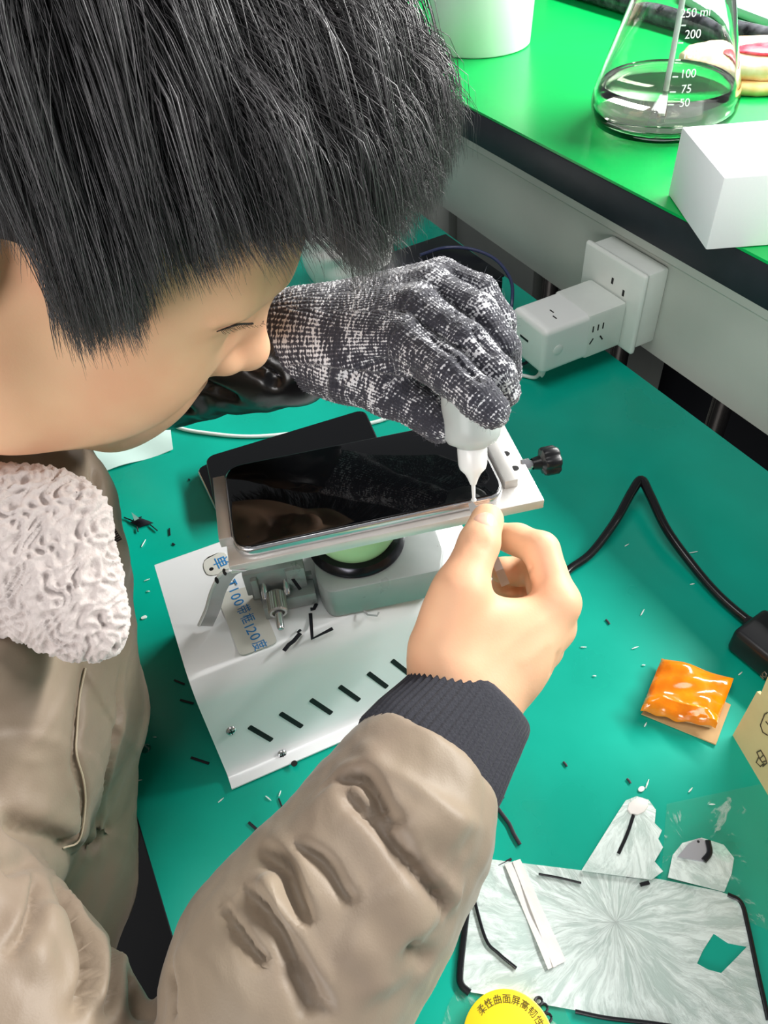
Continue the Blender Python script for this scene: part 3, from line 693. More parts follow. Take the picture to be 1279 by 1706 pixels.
# star knob at the right end
ks = Pz(868, 777, .1495); kx = pl_l
obj('knob_shaft', lathe(ks - kx * .006, kx, [(0, 0), (.0026, 0), (.0026, .006), (.0042, .006), (.0042, .011), (.0026, .011), (.0026, .014), (0, .014)], 20), m_steel, mc)
kn = bmesh.new(); a, b, n = basis(kx); c0 = ks + kx * .007
rings = []
for r, h in ((.0035, 0), (.0045, .005), (.0085, .0065), (.0092, .008), (.0092, .015), (.0080, .0165), (0.0001, .0165)):
    rg = []
    for i in range(60):
        t = 2 * PI * i / 60; rr = r * (1 - (.16 * (.5 + .5 * math.cos(6 * t)) ** 2 if r > .006 else 0))
        rg.append(kn.verts.new(V(c0 + n * h + (a * math.cos(t) + b * math.sin(t)) * rr)))
    rings.append(rg)
for A, B in zip(rings, rings[1:]):
    for i in range(60): kn.faces.new([A[i], A[(i + 1) % 60], B[(i + 1) % 60], B[i]])
obj('star_knob', kn, m_bplastic, mc)
# curved flex strip hanging off the holder's left end
fs = [Pz(384, 949, .150), Pz(366, 958, .135), Pz(352, 985, .112), Pz(343, 1015, .094), Pz(331, 1042, .083)]
Q_ = catmull(fs, 6); bm = bmesh.new(); wv = unit(npv(.35, .75, -.15)) * .0085; R_ = []
for p in Q_:
    R_.append([bm.verts.new(V(p)), bm.verts.new(V(p + wv)), bm.verts.new(V(p + wv + npv(.0002, 0, -.0004))), bm.verts.new(V(p + npv(.0002, 0, -.0004)))])
for A, B in zip(R_, R_[1:]):
    for i in range(4): bm.faces.new([A[i], A[(i + 1) % 4], B[(i + 1) % 4], B[i]])
bm.faces.new(R_[0]); bm.faces.new(R_[-1])
m_flex = mat('flex_strip', (206, 208, 212), rough=.22, metal=.4)
obj('flex_strip', bm, m_flex, mc)
obj('strip_edge', tube(fs, .0011, 8, n=6), m_hood, mc)
for px, py, z in ((374, 953, .1445), (361, 967, .130)):
    r_ = Pz(px, py, z); obj('strip_hole', lathe(r_ + (CAM - r_) * .004, CAM - r_, [(0, 0), (.0014, 0), (0, .00015)], 14, scl=(.8, 1.5)), m_slot, mc)

# black adhesive scraps on the hood
m_scrap = mat('black_adhesive', (22, 20, 30), rough=.5)
def scrap(pp_, z, wd, lab, name='adhesive_scrap', cat='scrap', grp=None, m=None, fn=None, flat=.35):
    wd *= 1.5; P = [fn(*p) if fn else Pz(*p, z + wd * .35) for p in pp_]
    return tag(obj(name, tube(P, wd, 6, smooth=False, flat=flat, up=EZ), m or m_scrap), lab, cat, grp)
scrap([(517, 1022), (520, 1064), (554, 1047)], ZT, .0009, 'black V shaped strip of adhesive on the white machine top')
scrap([(473, 1084), (481, 1074), (489, 1068), (500, 1055)], ZT, .0010, 'twisted black adhesive scrap on the white machine top, left of the V shaped strip')
scrap([(495, 1054), (501, 1049)], ZT, .0006, 'tiny black fleck just above the twisted adhesive scrap')
scrap([(517, 1015), (523, 1014), (527, 1006)], ZT, .0009, 'small hooked black fleck at the foot of the grey block')
scrap([(474, 945), (487, 964), (500, 982)], .100, .0008, 'straight black adhesive splinter lying across the clamp rail')
scrap([(601, 1012), (612, 1024), (628, 1026), (631, 1020)], ZT, .0005, 'thin bent wire bit in front of the grey block', 'wire_bit', m=m_aluD)
# ================================================================== broken screens, scraps and label at the lower right
def crack_mat(name, centre, base=.22, amp=.55, tint=(214, 232, 226), ang=46, rad=45, thr=(.42, .62)):
    k = NT(name); b = k.b; b.inputs['Base Color'].default_value = (*lin(tint), 1); b.inputs['Roughness'].default_value = .22
    g = k.n('ShaderNodeNewGeometry'); s_ = k.n('ShaderNodeVectorMath', operation='SUBTRACT'); s_.inputs[1].default_value = (centre[0], centre[1], 0); k.l(g.outputs['Position'], s_.inputs[0])
    wn = k.n('ShaderNodeTexNoise'); wn.inputs['Scale'].default_value = 22; wn.inputs['Detail'].default_value = 3; k.l(g.outputs['Position'], wn.inputs['Vector'])
    wv = k.n('ShaderNodeVectorMath', operation='MULTIPLY_ADD'); wv.inputs[1].default_value = (.018, .018, 0); k.l(wn.outputs['Color'], wv.inputs[0]); k.l(s_.outputs[0], wv.inputs[2])
    wo = k.n('ShaderNodeVectorMath', operation='SUBTRACT'); wo.inputs[1].default_value = (.009, .009, 0); k.l(wv.outputs[0], wo.inputs[0]); s_ = wo
    gr = k.n('ShaderNodeTexGradient', gradient_type='RADIAL'); k.l(s_.outputs[0], gr.inputs['Vector'])
    ln = k.n('ShaderNodeVectorMath', operation='LENGTH'); k.l(s_.outputs[0], ln.inputs[0])
    m1 = k.n('ShaderNodeMath', operation='MULTIPLY'); m1.inputs[1].default_value = ang; k.l(gr.outputs['Fac'], m1.inputs[0])
    m2 = k.n('ShaderNodeMath', operation='MULTIPLY'); m2.inputs[1].default_value = rad; k.l(ln.outputs['Value'], m2.inputs[0])
    cb_ = k.n('ShaderNodeCombineXYZ'); k.l(m1.outputs[0], cb_.inputs[0]); k.l(m2.outputs[0], cb_.inputs[1])
    n = k.n('ShaderNodeTexNoise'); n.inputs['Scale'].default_value = 1.0; n.inputs['Detail'].default_value = 7; n.inputs['Roughness'].default_value = .72; n.inputs['Distortion'].default_value = .6; k.l(cb_.outputs[0], n.inputs['Vector'])
    n2 = k.n('ShaderNodeTexNoise'); n2.inputs['Scale'].default_value = 30; n2.inputs['Detail'].default_value = 4; k.l(g.outputs['Position'], n2.inputs['Vector'])
    mx = k.n('ShaderNodeMath', operation='MULTIPLY_ADD'); k.l(n2.outputs['Fac'], mx.inputs[0]); mx.inputs[1].default_value = .45; k.l(n.outputs['Fac'], mx.inputs[2])
    mr = k.n('ShaderNodeMapRange'); mr.inputs['From Min'].default_value = thr[0] + .22; mr.inputs['From Max'].default_value = thr[1] + .22; mr.inputs['To Min'].default_value = base; mr.inputs['To Max'].default_value = base + amp; k.l(mx.outputs[0], mr.inputs['Value'])
    tr = k.n('ShaderNodeBsdfTransparent'); tr.inputs[0].default_value = (.93, .98, .96, 1); ms = k.n('ShaderNodeMixShader'); k.l(mr.outputs['Result'], ms.inputs[0]); k.l(tr.outputs[0], ms.inputs[1]); k.l(b.outputs[0], ms.inputs[2])
    bp = k.n('ShaderNodeBump'); bp.inputs['Strength'].default_value = .9; bp.inputs['Distance'].default_value = .0006; k.l(n.outputs['Fac'], bp.inputs['Height']); k.l(bp.outputs['Normal'], b.inputs['Normal'])
    k.l(ms.outputs[0], k.t.nodes['Material Output'].inputs['Surface']); return k.m
def g0(px, py, z=0.0): p = Pz(px, py, z); return npv(p[0], p[1], z)
cc0 = g0(1045, 1550)
m_crack = crack_mat('cracked_glass', g0(1030, 1540), .50, .46, ang=64, tint=(226, 238, 234)); m_crack2 = crack_mat('cracked_glass_shard', g0(1050, 1340), .48, .46, ang=30, tint=(226, 238, 234)); m_film2 = crack_mat('clear_film', g0(1150, 1420), .02, .35, thr=(.60, .70), ang=16)
scr = thing('broken_screen', 'largest sheet of shattered glass lying on the green mat, dark frame slivers at its sides', 'glass', cc0)
outl = [(812, 1432), (960, 1450), (1100, 1466), (1198, 1486), (1226, 1497), (1243, 1530), (1262, 1620), (1285, 1720), (1200, 1730), (1075, 1706), (960, 1684), (870, 1668), (785, 1654), (768, 1640), (766, 1600), (774, 1520), (792, 1462)]
hole = [(1188, 1556), (1212, 1572), (1243, 1578), (1222, 1600), (1200, 1622), (1178, 1616), (1160, 1606), (1170, 1584)]
bmh = bmesh.new(); ov = [bmh.verts.new(V(g0(*p))) for p in outl]; hv = [bmh.verts.new(V(g0(*p))) for p in hole]
eds = [bmh.edges.new((ov[i], ov[(i + 1) % len(ov)])) for i in range(len(ov))] + [bmh.edges.new((hv[i], hv[(i + 1) % len(hv)])) for i in range(len(hv))]
bmesh.ops.triangle_fill(bmh, use_beauty=True, use_dissolve=False, edges=eds)
hc = np.mean([np.array(v.co) for v in hv], 0)
for f in list(bmh.faces):
    if all(v in hv for v in f.verts): bmh.faces.remove(f)
ret = bmesh.ops.extrude_face_region(bmh, geom=bmh.faces[:]); bmesh.ops.translate(bmh, vec=(0, 0, .0007), verts=[g for g in ret['geom'] if isinstance(g, bmesh.types.BMVert)])
bmesh.ops.translate(bmh, vec=(0, 0, .0004), verts=bmh.verts[:]); obj('glass_sheet', bmh, m_crack, scr, smooth=0)
m_frm = mat('frame_black', (20, 21, 25), rough=.25)
def rod(pp_, r, m, name, parent, z=.0016, flat=.6): return obj(name, tube([g0(*p, z) for p in pp_], r, 8, flat=flat, up=EZ, n=5), m, parent)
rod([(779, 1500), (772, 1560), (766, 1618), (768, 1640), (782, 1654)], .0019, m_frm, 'frame_sliver', scr)
rod([(1212, 1490), (1234, 1503), (1245, 1540), (1262, 1620), (1280, 1700)], .0013, m_frm, 'frame_sliver', scr)
rod([(958, 1685), (1010, 1696), (1080, 1704), (1120, 1710)], .0011, m_frm, 'frame_sliver', scr)
rod([(785, 1480), (808, 1562), (830, 1588), (860, 1613)], .0009, m_frm, 'frame_sliver', scr, .0020)
rod([(897, 1456), (930, 1462), (968, 1471)], .0007, m_frm, 'frame_sliver', scr, .0020)
rod([(1043, 1458), (1061, 1459)], .0011, m_frm, 'frame_sliver', scr, .0020); rod([(1066, 1474), (1081, 1470)], .0011, m_frm, 'frame_sliver', scr, .0020)
m_tape = mat('white_tape', (226, 222, 218), rough=.45, var=.06, vscale=90, bump=.3, bscale=150)
tp = thing('tape_strip', 'white strip of tape stuck diagonally across the shattered glass sheet', 'tape', g0(890, 1525))
obj('tape', height_sheet([g0(840, 1442), g0(866, 1433), g0(942, 1603), g0(912, 1617)], 4, 18, lambda u, v: .0016 + .0005 * math.sin(v * 9), .0004), m_tape, tp)
obj('tape_fold', height_sheet([g0(853, 1438), g0(857, 1436), g0(926, 1612), g0(921, 1614)], 2, 18, lambda u, v: .0022 + .0003 * math.sin(v * 7), .0003), m_tape, tp)
def shard(pp_, m, name, lab, cat, z=.0006, t=.0007, parent=None, grp=None):
    o = obj(name, prism([g0(*p, z) for p in pp_], EZ * t), m, parent, smooth=0)
    if parent is None: tag(o, lab, cat, grp)
    return o
sh = thing('glass_shard', 'upright tongue of cracked glass above the big sheet with a black sliver on it', 'glass', g0(1040, 1400))
shard([(1030, 1352), (1042, 1334), (1060, 1327), (1080, 1333), (1092, 1350), (1090, 1372), (1102, 1384), (1096, 1398), (1104, 1412), (1090, 1436), (1104, 1452), (1085, 1466), (968, 1451)], m_crack2, 'glass_sheet', '', '', .0024, .0006, sh)
rod([(1055, 1358), (1045, 1388), (1030, 1422)], .0010, m_frm, 'black_sliver', sh, .0034)
obj('glue_blob', lathe(g0(1062, 1344, .0024), EZ, [(0, 0), (.006, 0), (.0055, .0012), (.003, .0020), (0, .0022)], 9, scl=(1.3, .8)), m_tape, sh)
s2 = thing('glass_shard', 'squarish piece of cracked glass with a small silver and black clip at its corner', 'glass', g0(1165, 1440))
shard([(1112, 1462), (1120, 1425), (1136, 1405), (1168, 1396), (1205, 1408), (1222, 1430), (1218, 1456), (1206, 1486)], m_crack2, 'glass_sheet', '', '', .0024, .0006, s2)
obj('silver_clip', prism([g0(*p, .0032) for p in [(1128, 1428), (1146, 1406), (1163, 1397), (1178, 1402), (1180, 1425), (1170, 1436)]], EZ * .0008), mat('clip_metal', (200, 200, 206), rough=.3, metal=.7), s2, smooth=0)
rod([(1179, 1400), (1182, 1420), (1172, 1434)], .0016, m_frm, 'black_edge', s2, .0046)
obj('clip_hole', lathe(g0(1163, 1402, .0041), EZ, [(0, 0), (.0008, 0), (0, .0001)], 10), m_slot, s2)
tag(obj('clear_film', height_sheet([g0(1100, 1470), g0(1300, 1560), g0(1300, 1300), g0(1110, 1340)], 20, 20, lambda u, v: .0004 + .0016 * abs(math.sin(u * 6 + v * 4)) * min(u, v, 1 - u, 1 - v) * 4, .0003), m_film2), 'creased clear plastic film beside the broken glass, under the cardboard box corner', 'film')
# yellow round label tin
m_yel = mat('yellow_label', (250, 216, 40), rough=.35); m_yink = mat('olive_ink', (92, 78, 20), rough=.6)
LC = g0(846, 1738); yl = thing('yellow_label', 'round yellow label with arched dark Chinese lettering at the bottom picture edge', 'label', LC)
obj('disc', lathe(LC + EZ * .0004, EZ, [(0, 0), (.0225, 0), (.023, .0006), (.023, .0046), (.0222, .005), (0, .005)], 64), m_yel, yl)
obj('clear_rim', lathe(LC + EZ * .0002, EZ, [(.0238, 0), (.034, 0), (.034, .0006), (.0238, .0006)], 64, close=False), m_film2, yl)
aw0 = math.atan2(*(unit(g0(846, 1660) - g0(846, 1738)))[1::-1])
for i, s in enumerate('柔性曲面屏高韧性'):
    a = aw0 + (3.2 - i) * .26; rdir = npv(math.cos(a), math.sin(a), 0); tdir = npv(math.sin(a), -math.cos(a), 0)
    text('lettering', s, .0046, LC + rdir * .0182 + EZ * .0055, tdir, rdir, m_yink, yl, thick=.00008)
kb = bmesh.new()
for cx_, cy_, r_ in ((897, 1668, .0022), (905, 1680, .0026), (912, 1696, .0024), (900, 1700, .0018)):
    tube([g0(cx_ + r_ * 3000 * math.cos(t) * .9, cy_ + r_ * 3000 * math.sin(t), .003 + .001 * math.sin(t)) for t in np.linspace(0, 6.0, 9)], .0007, 6, kb, n=3)
tag(obj('black_curl', kb, m_scrap), 'small tangle of black curled adhesive beside the yellow label', 'scrap')
# loose black adhesive strips on the mat
def strip(pp_, wd, lab): return tag(obj('adhesive_strip', tube([g0(*p, .0004 + wd * .5) for p in pp_], wd, 6, smooth=False, flat=.45, up=EZ), m_scrap), lab, 'scrap')
strip([(821, 1334), (833, 1352), (848, 1372), (856, 1390), (866, 1407)], .0013, 'long crooked black adhesive strip beside the ribbed cuff')
strip([(835, 1303), (837, 1330)], .0013, 'short black strip just above the long crooked one beside the cuff')
strip([(852, 1431), (830, 1442)], .0008, 'thin black strip at the top left corner of the shattered glass')
strip([(716, 1590), (714, 1612), (705, 1635)], .0014, 'black strip peeking out below the taupe sleeve')
strip([(415, 1420), (398, 1445)], .0013, 'black strip at the upper edge of the taupe sleeve')
strip([(464, 1330), (478, 1366), (462, 1365)], .0006, 'thin L shaped strip on the mat between machine and sleeve')
strip([(414, 1370), (430, 1384)], .0010, 'small grey flake left of the thin L shaped strip')
strip([(487, 1339), (494, 1341)], .0008, 'tiny black crumb right of the thin L shaped strip')
strip([(290, 1133), (307, 1140)], .0008, 'thin dark sliver in the shadow left of the machine, upper one')
strip([(300, 1166), (322, 1172)], .0009, 'glinting dark sliver in the shadow left of the machine')
strip([(318, 1262), (348, 1272)], .0010, 'dark sliver beside the lower left corner of the machine')
strip([(282, 880), (283, 892)], .0007, 'short black crumb right of the black insect shaped shard')
strip([(287, 905), (291, 908)], .0008, 'tiny black crumb near the rear corner of the machine')
strip([(314, 798), (316, 800)], .0008, 'black speck left of the silver edged phone')
for px, py in ((1012, 1036), (941, 1273), (1047, 1301)): strip([(px - 3, py - 4), (px + 1, py), (px + 3, py + 4)], .0008, {1012: 'black speck right of the bare hand knuckles', 941: 'black speck left below the orange packet', 1047: 'black speck above the upright glass tongue'}[px])
# insect-like cluster of splinters near the jacket
cl = thing('splinter_cluster', 'dark splinters bunched like an insect on the mat right of the fleece collar', 'splinters', g0(237, 869))
obj('dark_splinter', height_sheet([g0(218, 872), g0(234, 880), g0(256, 873), g0(232, 864)], 6, 4, lambda u, v: .001 + .003 * math.sin(u * 3) * math.sin(v * 3), .0006), m_scrap, cl)
obj('clear_splinter', prism([g0(219, 854, .004), g0(232, 864, .004), g0(224, 868, .003)], EZ * .0006), mat('pale_glass', (150, 200, 188), rough=.15), cl, smooth=0)
for pp_ in ([(207, 862), (222, 868)], [(222, 866), (236, 861)], [(250, 874), (262, 884)], [(228, 878), (230, 886)]):
    obj('leg_splinter', tube([g0(*p, .0016) for p in pp_], .0006, 5, smooth=False), m_scrap, cl)
# pale glass splinters, one by one
m_spl = mat('splinter_white', (228, 240, 236), rough=.25)
r_ = random.Random(4)
SPL = [(239, 905, 7, 60), (240, 1029, 0, 0), (245, 966, 5, 20), (247, 985, 3, 0), (258, 1228, 3, 0), (368, 1333, 6, 40), (447, 1330, 6, -40), (1068, 1315, 0, 0), (1044, 908, 4, 30), (1155, 920, 7, 10), (1070, 1020, 6, 60), (972, 1078, 5, 0), (1058, 1079, 6, 20), (1153, 973, 4, 10), (1233, 1122, 4, 40), (1072, 1108, 3, 0), (990, 1126, 3, 0), (1075, 1207, 4, 60), (1150, 1316, 5, 50), (1078, 1306, 8, 70), (232, 1300, 5, 10), (466, 1322, 5, 70), (1186, 1340, 5, 0)]
SPW = {(239, 905): 'standing just below the dark splinter cluster', (245, 966): 'just above the round white crumb', (247, 985): 'directly above the round white crumb, the smaller one', (258, 1228): 'just above the flat dark green drop',
       (368, 1333): 'below the lower left corner of the white machine', (447, 1330): 'left of the thin L shaped strip', (1044, 908): 'under the peak of the kinked black cable', (1155, 920): 'touching the right arm of the kinked cable',
       (1070, 1020): 'in the shade between knuckles and cable end', (972, 1078): 'nearest the bare knuckles', (1058, 1079): 'above the top left corner of the orange packet', (1153, 973): 'below the right arm of the kinked cable',
       (1233, 1122): 'between the orange packet and the cardboard box', (1072, 1108): 'touching the left side of the orange packet', (990, 1126): 'halfway between wrist and orange packet', (1075, 1207): 'just below the orange packet',
       (1150, 1316): 'between the orange packet and the squarish glass piece', (1078, 1306): 'upright above the glass tongue', (232, 1300): 'beside the table edge left of the machine', (466, 1322): 'right above the thin L shaped strip', (1186, 1340): 'on the creased clear film'}
for i, (px, py, ln_, an) in enumerate(SPL):
    an = math.radians(an); dx, dy = math.cos(an) * ln_, -math.sin(an) * ln_
    if ln_ == 0:
        o = obj('glass_crumb', lathe(g0(px, py, .0002), EZ, [(0, 0), (.0020, 0), (.0019, .0007), (0, .0009)], 12, scl=(1.2, .8)), m_spl)
        tag(o, 'round white crumb on the mat left of the white machine' if px < 500 else 'white glue crumb above the upright glass tongue', 'crumb'); continue
    o = obj('glass_splinter', tube([g0(px - dx, py - dy, .0006), g0(px, py, .0009), g0(px + dx, py + dy, .0006)], [.0003, .0005, .0002], 5, smooth=False), m_spl)
    tag(o, 'tiny pale glass splinter ' + SPW[(px, py)], 'splinter', 'tiny pale glass splinters scattered over the green mat')
tag(obj('glue_drop', lathe(g0(243, 1247, .0002), EZ, [(0, 0), (.0034, 0), (.0030, .0004), (0, .0007)], 24), mat('dark_drop', (6, 110, 96), rough=.12, coat=.5)), 'flat round dark green drop on the mat left of the machine', 'drop')
# ================================================================== the person
m_skin = mat('skin', (238, 192, 154), rough=0.50, var=.10, rgb2=(232, 178, 142), vscale=28, vdetail=2, sss=.12, sscale=.006, bump=.05, bscale=900, spec=.35)
person = thing('person', 'person in a taupe puffer jacket bent over a phone, one hand bare, one gloved', 'person', npv(-.45, -.25, -.75))
HF = unit(npv(.7833, .3242, .5304)); HU = npv(.60, -.6175, -.5086); HU = unit(HU - HF * HU.dot(HF)); HR = np.cross(HF, HU)
HC_cam = npv(-.142, -.1385, .327); HS = 1.0
HFw, HUw, HRw = cam2w(HF), cam2w(HU), cam2w(HR); HC = CAM + cam2w(HC_cam)
HB = np.stack([HFw, HRw, HUw])                    # rows: forward, right, up
def h2w(f, r, u): return HC + (HFw * f + HRw * r + HUw * u) * HS
def head_sdf(P):
    q = ((P - HC.astype(np.float32)) @ HB.T.astype(np.float32)) / HS
    I = np.eye(3); F = q.copy(); F[:, 1] = np.abs(F[:, 1])        # mirror symmetric
    d = f_ell(q, (-.015, 0, .035), I, (.098, .078, .088))
    d = smin(d, f_ell(q, (.037, 0, .018), I, (.065, .064, .075)), .03)          # forehead
    d = smin(d, f_ell(q, (.030, 0, -.035), I, (.060, .058, .065)), .035)         # mid face
    d = smin(d, f_cap(F, (-.02, .055, -.035), (.010, .052, -.070), .024, .024), .03)  # jaw angle
    d = smin(d, f_cap(F, (.010, .048, -.068), (.060, .018, -.084), .024, .020), .03)  # jaw line
    d = smin(d, f_ell(q, (.068, 0, -.090), I, (.019, .022, .018)), .025)          # chin
    d = smin(d, f_ell(F, (.046, .038, -.040), I, (.036, .030, .036)), .02)       # cheek
    d = smin(d, f_cap(F, (.086, .010, .022), (.072, .046, .022), .009, .008), .02)   # brow
    d = smin(d, f_ell(q, (.078, 0, -.064), I, (.020, .026, .022)), .02)          # mouth mound
    d = smax(d, -f_ell(F, (.103, .034, .002), I, (.020, .017, .013)), .016)       # eye socket
    d = smin(d, f_ell(F, (.070, .033, .0), I, (.0165, .0165, .0125)), .006)       # lidded eye
    d = smin(d, f_cap(q, (.088, 0, .010), (.109, 0, -.023), .0065, .0095), .014)  # nose bridge
    d = smin(d, f_ell(q, (.109, 0, -.028), I, (.0125, .0125, .0105)), .008)
    d = smin(d, f_ell(F, (.096, .0135, -.033), I, (.0115, .0075, .0075)), .007)    # nostril wings
    d = smax(d, -f_ell(F, (.102, .0065, -.040), I, (.005, .003, .004)), .003)
    d = smin(d, f_cap(F, (.096, 0, -.057), (.084, .020, -.063), .0062, .0040), .006)  # lips
    d = smin(d, f_cap(F, (.093, 0, -.069), (.083, .018, -.0665), .0068, .0040), .006)
    e = f_ell(F, (-.026, .079, -.008), unit_rows(((1, .25, 0), (-.25, 1, 0), (0, 0, 1))), (.018, .006, .031))   # ear
    e = smax(e, -f_ell(F, (-.022, .086, -.004), I, (.010, .006, .018)), .004)
    d = smin(d, e, .008)
    d = smin(d, f_cap(q, (-.030, 0, -.04), (-.075, 0, -.165), .050, .054), .035)   # neck
    return d * HS
def unit_rows(a): return np.array([unit(x) for x in a])

def masked(fn, lo, hi, pad=.012):
    lo = np.asarray(lo, np.float32); hi = np.asarray(hi, np.float32)
    def g(P):
        o = np.maximum(np.maximum(lo - P, P - hi), 0); dist = np.linalg.norm(o, axis=1); d = dist + pad
        m = dist < 1e-6
        if m.any(): d[m] = fn(P[m])
        return d
    return g
def bbox_of(pts, r): a = np.array(pts); return a.min(0) - r, a.max(0) + r
def chain(pts, rad, k=None, pad=.02):
    pts = [np.asarray(p, np.float32) for p in pts]; lo, hi = bbox_of(pts, max(rad) + pad)
    return masked(lambda P: f_chain(P, pts, rad, k), lo, hi, pad)
# right hand joints (pixel, pixel, distance along the view)
J = lambda x, y, d: Pd(x, y, d)
R_WR = J(768, 1180, .372)
R_IM, R_MM, R_RM, R_PM = J(929, 1004, .386), J(922, 1046, .398), J(905, 1082, .412), J(880, 1108, .426)
R_IDX = [R_IM, J(901, 916, .397), J(862, 899, .409), J(834, 893, .415)]
R_MID = [R_MM, J(897, 946, .420), J(866, 952, .430), J(838, 950, .428)]
R_RNG = [R_RM, J(890, 985, .440), J(862, 985, .446), J(838, 975, .440)]
R_PNK = [R_PM, J(872, 1030, .452), J(850, 1020, .455), J(832, 1005, .448)]
R_THB = [J(738, 1075, .376), J(766, 985, .374), J(798, 905, .386), J(811, 867, .397)]
def hand_sdf(P):
    d = None
    for m, r0, r1 in ((R_IM, .0165, .0105), (R_MM, .0175, .0110), (R_RM, .017, .0108), (R_PM, .0155, .0100)):
        e = f_cap(P, R_WR + (m - R_WR) * .12, m, r0, r1); d = e if d is None else smin(d, e, .012)
    d = smin(d, f_cap(P, R_THB[0], R_THB[1], .0165, .0128), .020)
    web = f_cap(P, R_THB[1] * .6 + R_THB[0] * .4, R_IM * .78 + R_WR * .22, .0100, .0095); d = smin(d, web, .014)
    d = smin(d, f_cap(P, R_THB[0] * .5 + R_WR * .5, (R_IM + R_MM) / 2 * .5 + R_WR * .5, .015, .013), .02)
    th = f_cap(P, R_THB[1], R_THB[2], .0125, .0103)
    th = smin(th, f_cap(P, R_THB[2], R_THB[3], .0101, .0090), .004); d = smin(d, th, .006)
    ix = smin(f_cap(P, R_IDX[0], R_IDX[1], .0104, .0096), f_cap(P, R_IDX[1], R_IDX[2], .0093, .0086), .003)
    ix = smin(ix, f_cap(P, R_IDX[2], R_IDX[3], .0085, .0076), .003); d = smin(d, ix, .0045)
    for F_, r in ((R_MID, .0093), (R_RNG, .0088), (R_PNK, .0078)):
        f = smin(f_cap(P, F_[0], F_[1], r * 1.08, r), f_cap(P, F_[1], F_[2], r * .98, r * .92), .002)
        f = smin(f, f_cap(P, F_[2], F_[3], r * .92, r * .85), .002); d = np.minimum(d, smax(f, -1, .001)) if False else smin(d, f, .0022)
    for m in (R_IM, R_MM): d = smin(d, np.linalg.norm(P - (m + (CAM - m) * .012).astype(np.float32), axis=1) - .0085, .008)
    return d
R_EL = J(350, 2050, .294)
NB = HC + HFw * -.075 + HUw * -.165
SH_R, SH_L = npv(-.235, -.20, .165), npv(-.575, -.20, .165)
EL_L = npv(-.66, -.02, .09); WR_L = J(468, 562, .458)
core = [chain([NB + HUw * .03, npv(-.405, -.19, .12), npv(-.40, -.24, -.12)], [.052, .085, .10], .03),
        chain([npv(-.405, -.19, .15), SH_R, J(-80, 1760, .315), J(130, 1980, .30), R_EL], [.06, .034, .028, .028, .026], .02), chain([R_EL, R_EL * .5 + R_WR * .5, R_WR + (R_EL - R_WR) * .1, R_WR], [.026, .028, .0235, .0235], .01),
        chain([npv(-.405, -.19, .15), SH_L, EL_L], [.06, .045, .034], .02), chain([EL_L, WR_L * .6 + EL_L * .4, WR_L, J(520, 560, .452)], [.034, .028, .0215, .022], .01)]
hl, hh = bbox_of([R_WR, R_IM, R_PM, *R_IDX, *R_PNK, *R_THB], .035)
m_hand = masked(hand_sdf, hl, hh); m_head = masked(head_sdf, HC - .21, HC + .17)
def body_sdf(P):
    a = m_head(P)
    for c in core[:3]: a = smin(a, c(P), .012)
    a = smin(a, m_hand(P), .012); b = core[3](P)
    return np.minimum(a, smin(b, core[4](P), .012))
def body_mesh():
    lo, hi = bbox_of([HC, R_IM, R_EL, SH_R, SH_L, EL_L, npv(-.4, -.24, -.12)], .13)
    hi[2] = max(hi[2], HC[2] + .16)
    v, Q = surface_nets(body_sdf, lo, hi, .0017, block=8); v = relax(v, Q, 2)
    return v, Q
v, Q = body_mesh()
n_ = vnormals(v, Q)
for pts, w_, dp in (([(352, 552), (378, 545), (405, 541), (435, 536)], .0011, -.0016), ([(350, 543), (380, 533), (415, 528)], .0030, .0010), ([(352, 556), (390, 562), (420, 566)], .004, -.0008),
                    ([(879, 958), (884, 945), (876, 932)], .0010, -.0012), ([(826, 965), (840, 978), (862, 968)], .0012, -.0008),
                    ([(790, 900), (800, 903), (812, 901)], .0010, -.0004), ([(791, 908), (803, 911), (816, 908)], .0010, -.0004),
                    ([(920, 1130), (900, 1165), (870, 1195)], .0014, -.0010), ([(930, 1080), (915, 1130)], .003, -.0010), ([(935, 1010), (860, 1060), (800, 1120)], .003, .0006), ([(925, 1060), (860, 1110)], .003, .0005)):
    v = stroke(v, Q, pts, w_, dp, nrm=n_)
body = link('body', np_mesh(v, Q), m_skin, person)
# thumb nail
m_nail = mat('fingernail', (240, 192, 168), rough=.25, coat=.3)
tn = surf_point(v, n_, 811, 862); ti = int(np.argmin(((v - tn) ** 2).sum(1))); tnn = n_[ti]; tax = unit(R_THB[3] - R_THB[2]); tax = unit(tax - tnn * tax.dot(tnn)); tb = np.cross(tnn, tax)
nl = lathe(tn + tax * -.001 - tnn * .0004, tnn, [(0, .0011), (.45, .0010), (.8, .0006), (1, -.0004), (0, -.0012)], 32, scl=(.0072, .0066), bas=(tb, tax, tnn), close=False)
for q in nl.verts:
    w2 = (np.array(q.co) - tn).dot(tb); q.co = V(np.array(q.co) - tnn * (w2 ** 2) * 55)
link('fingernail', fin(nl, 60), m_nail, body)
m_lash = mat('eyelash', (30, 22, 20), rough=.7)
el = bmesh.new(); lp = [surf_point(v, n_, *p, 4) for p in ((360, 551), (378, 546), (400, 542), (420, 538), (438, 534))]; lc = catmull(lp, 8)
tube([p + (CAM - p) * .001 for p in lp], [.0002, .0004, .0005, .0005, .0002], 6, el)
for i in range(3, len(lc) - 1): tube([lc[i], lc[i] + cam2w(npv(.0010, .0014, .0004)) * (.7 + .3 * math.sin(i * 2.3)), lc[i] + cam2w(npv(.0024, .0022, .0003)) * (.7 + .3 * math.sin(i * 2.3))], [.00016, .00012, .00004], 4, el, smooth=False)
link('eyelashes', fin(el, 60), m_lash, body)
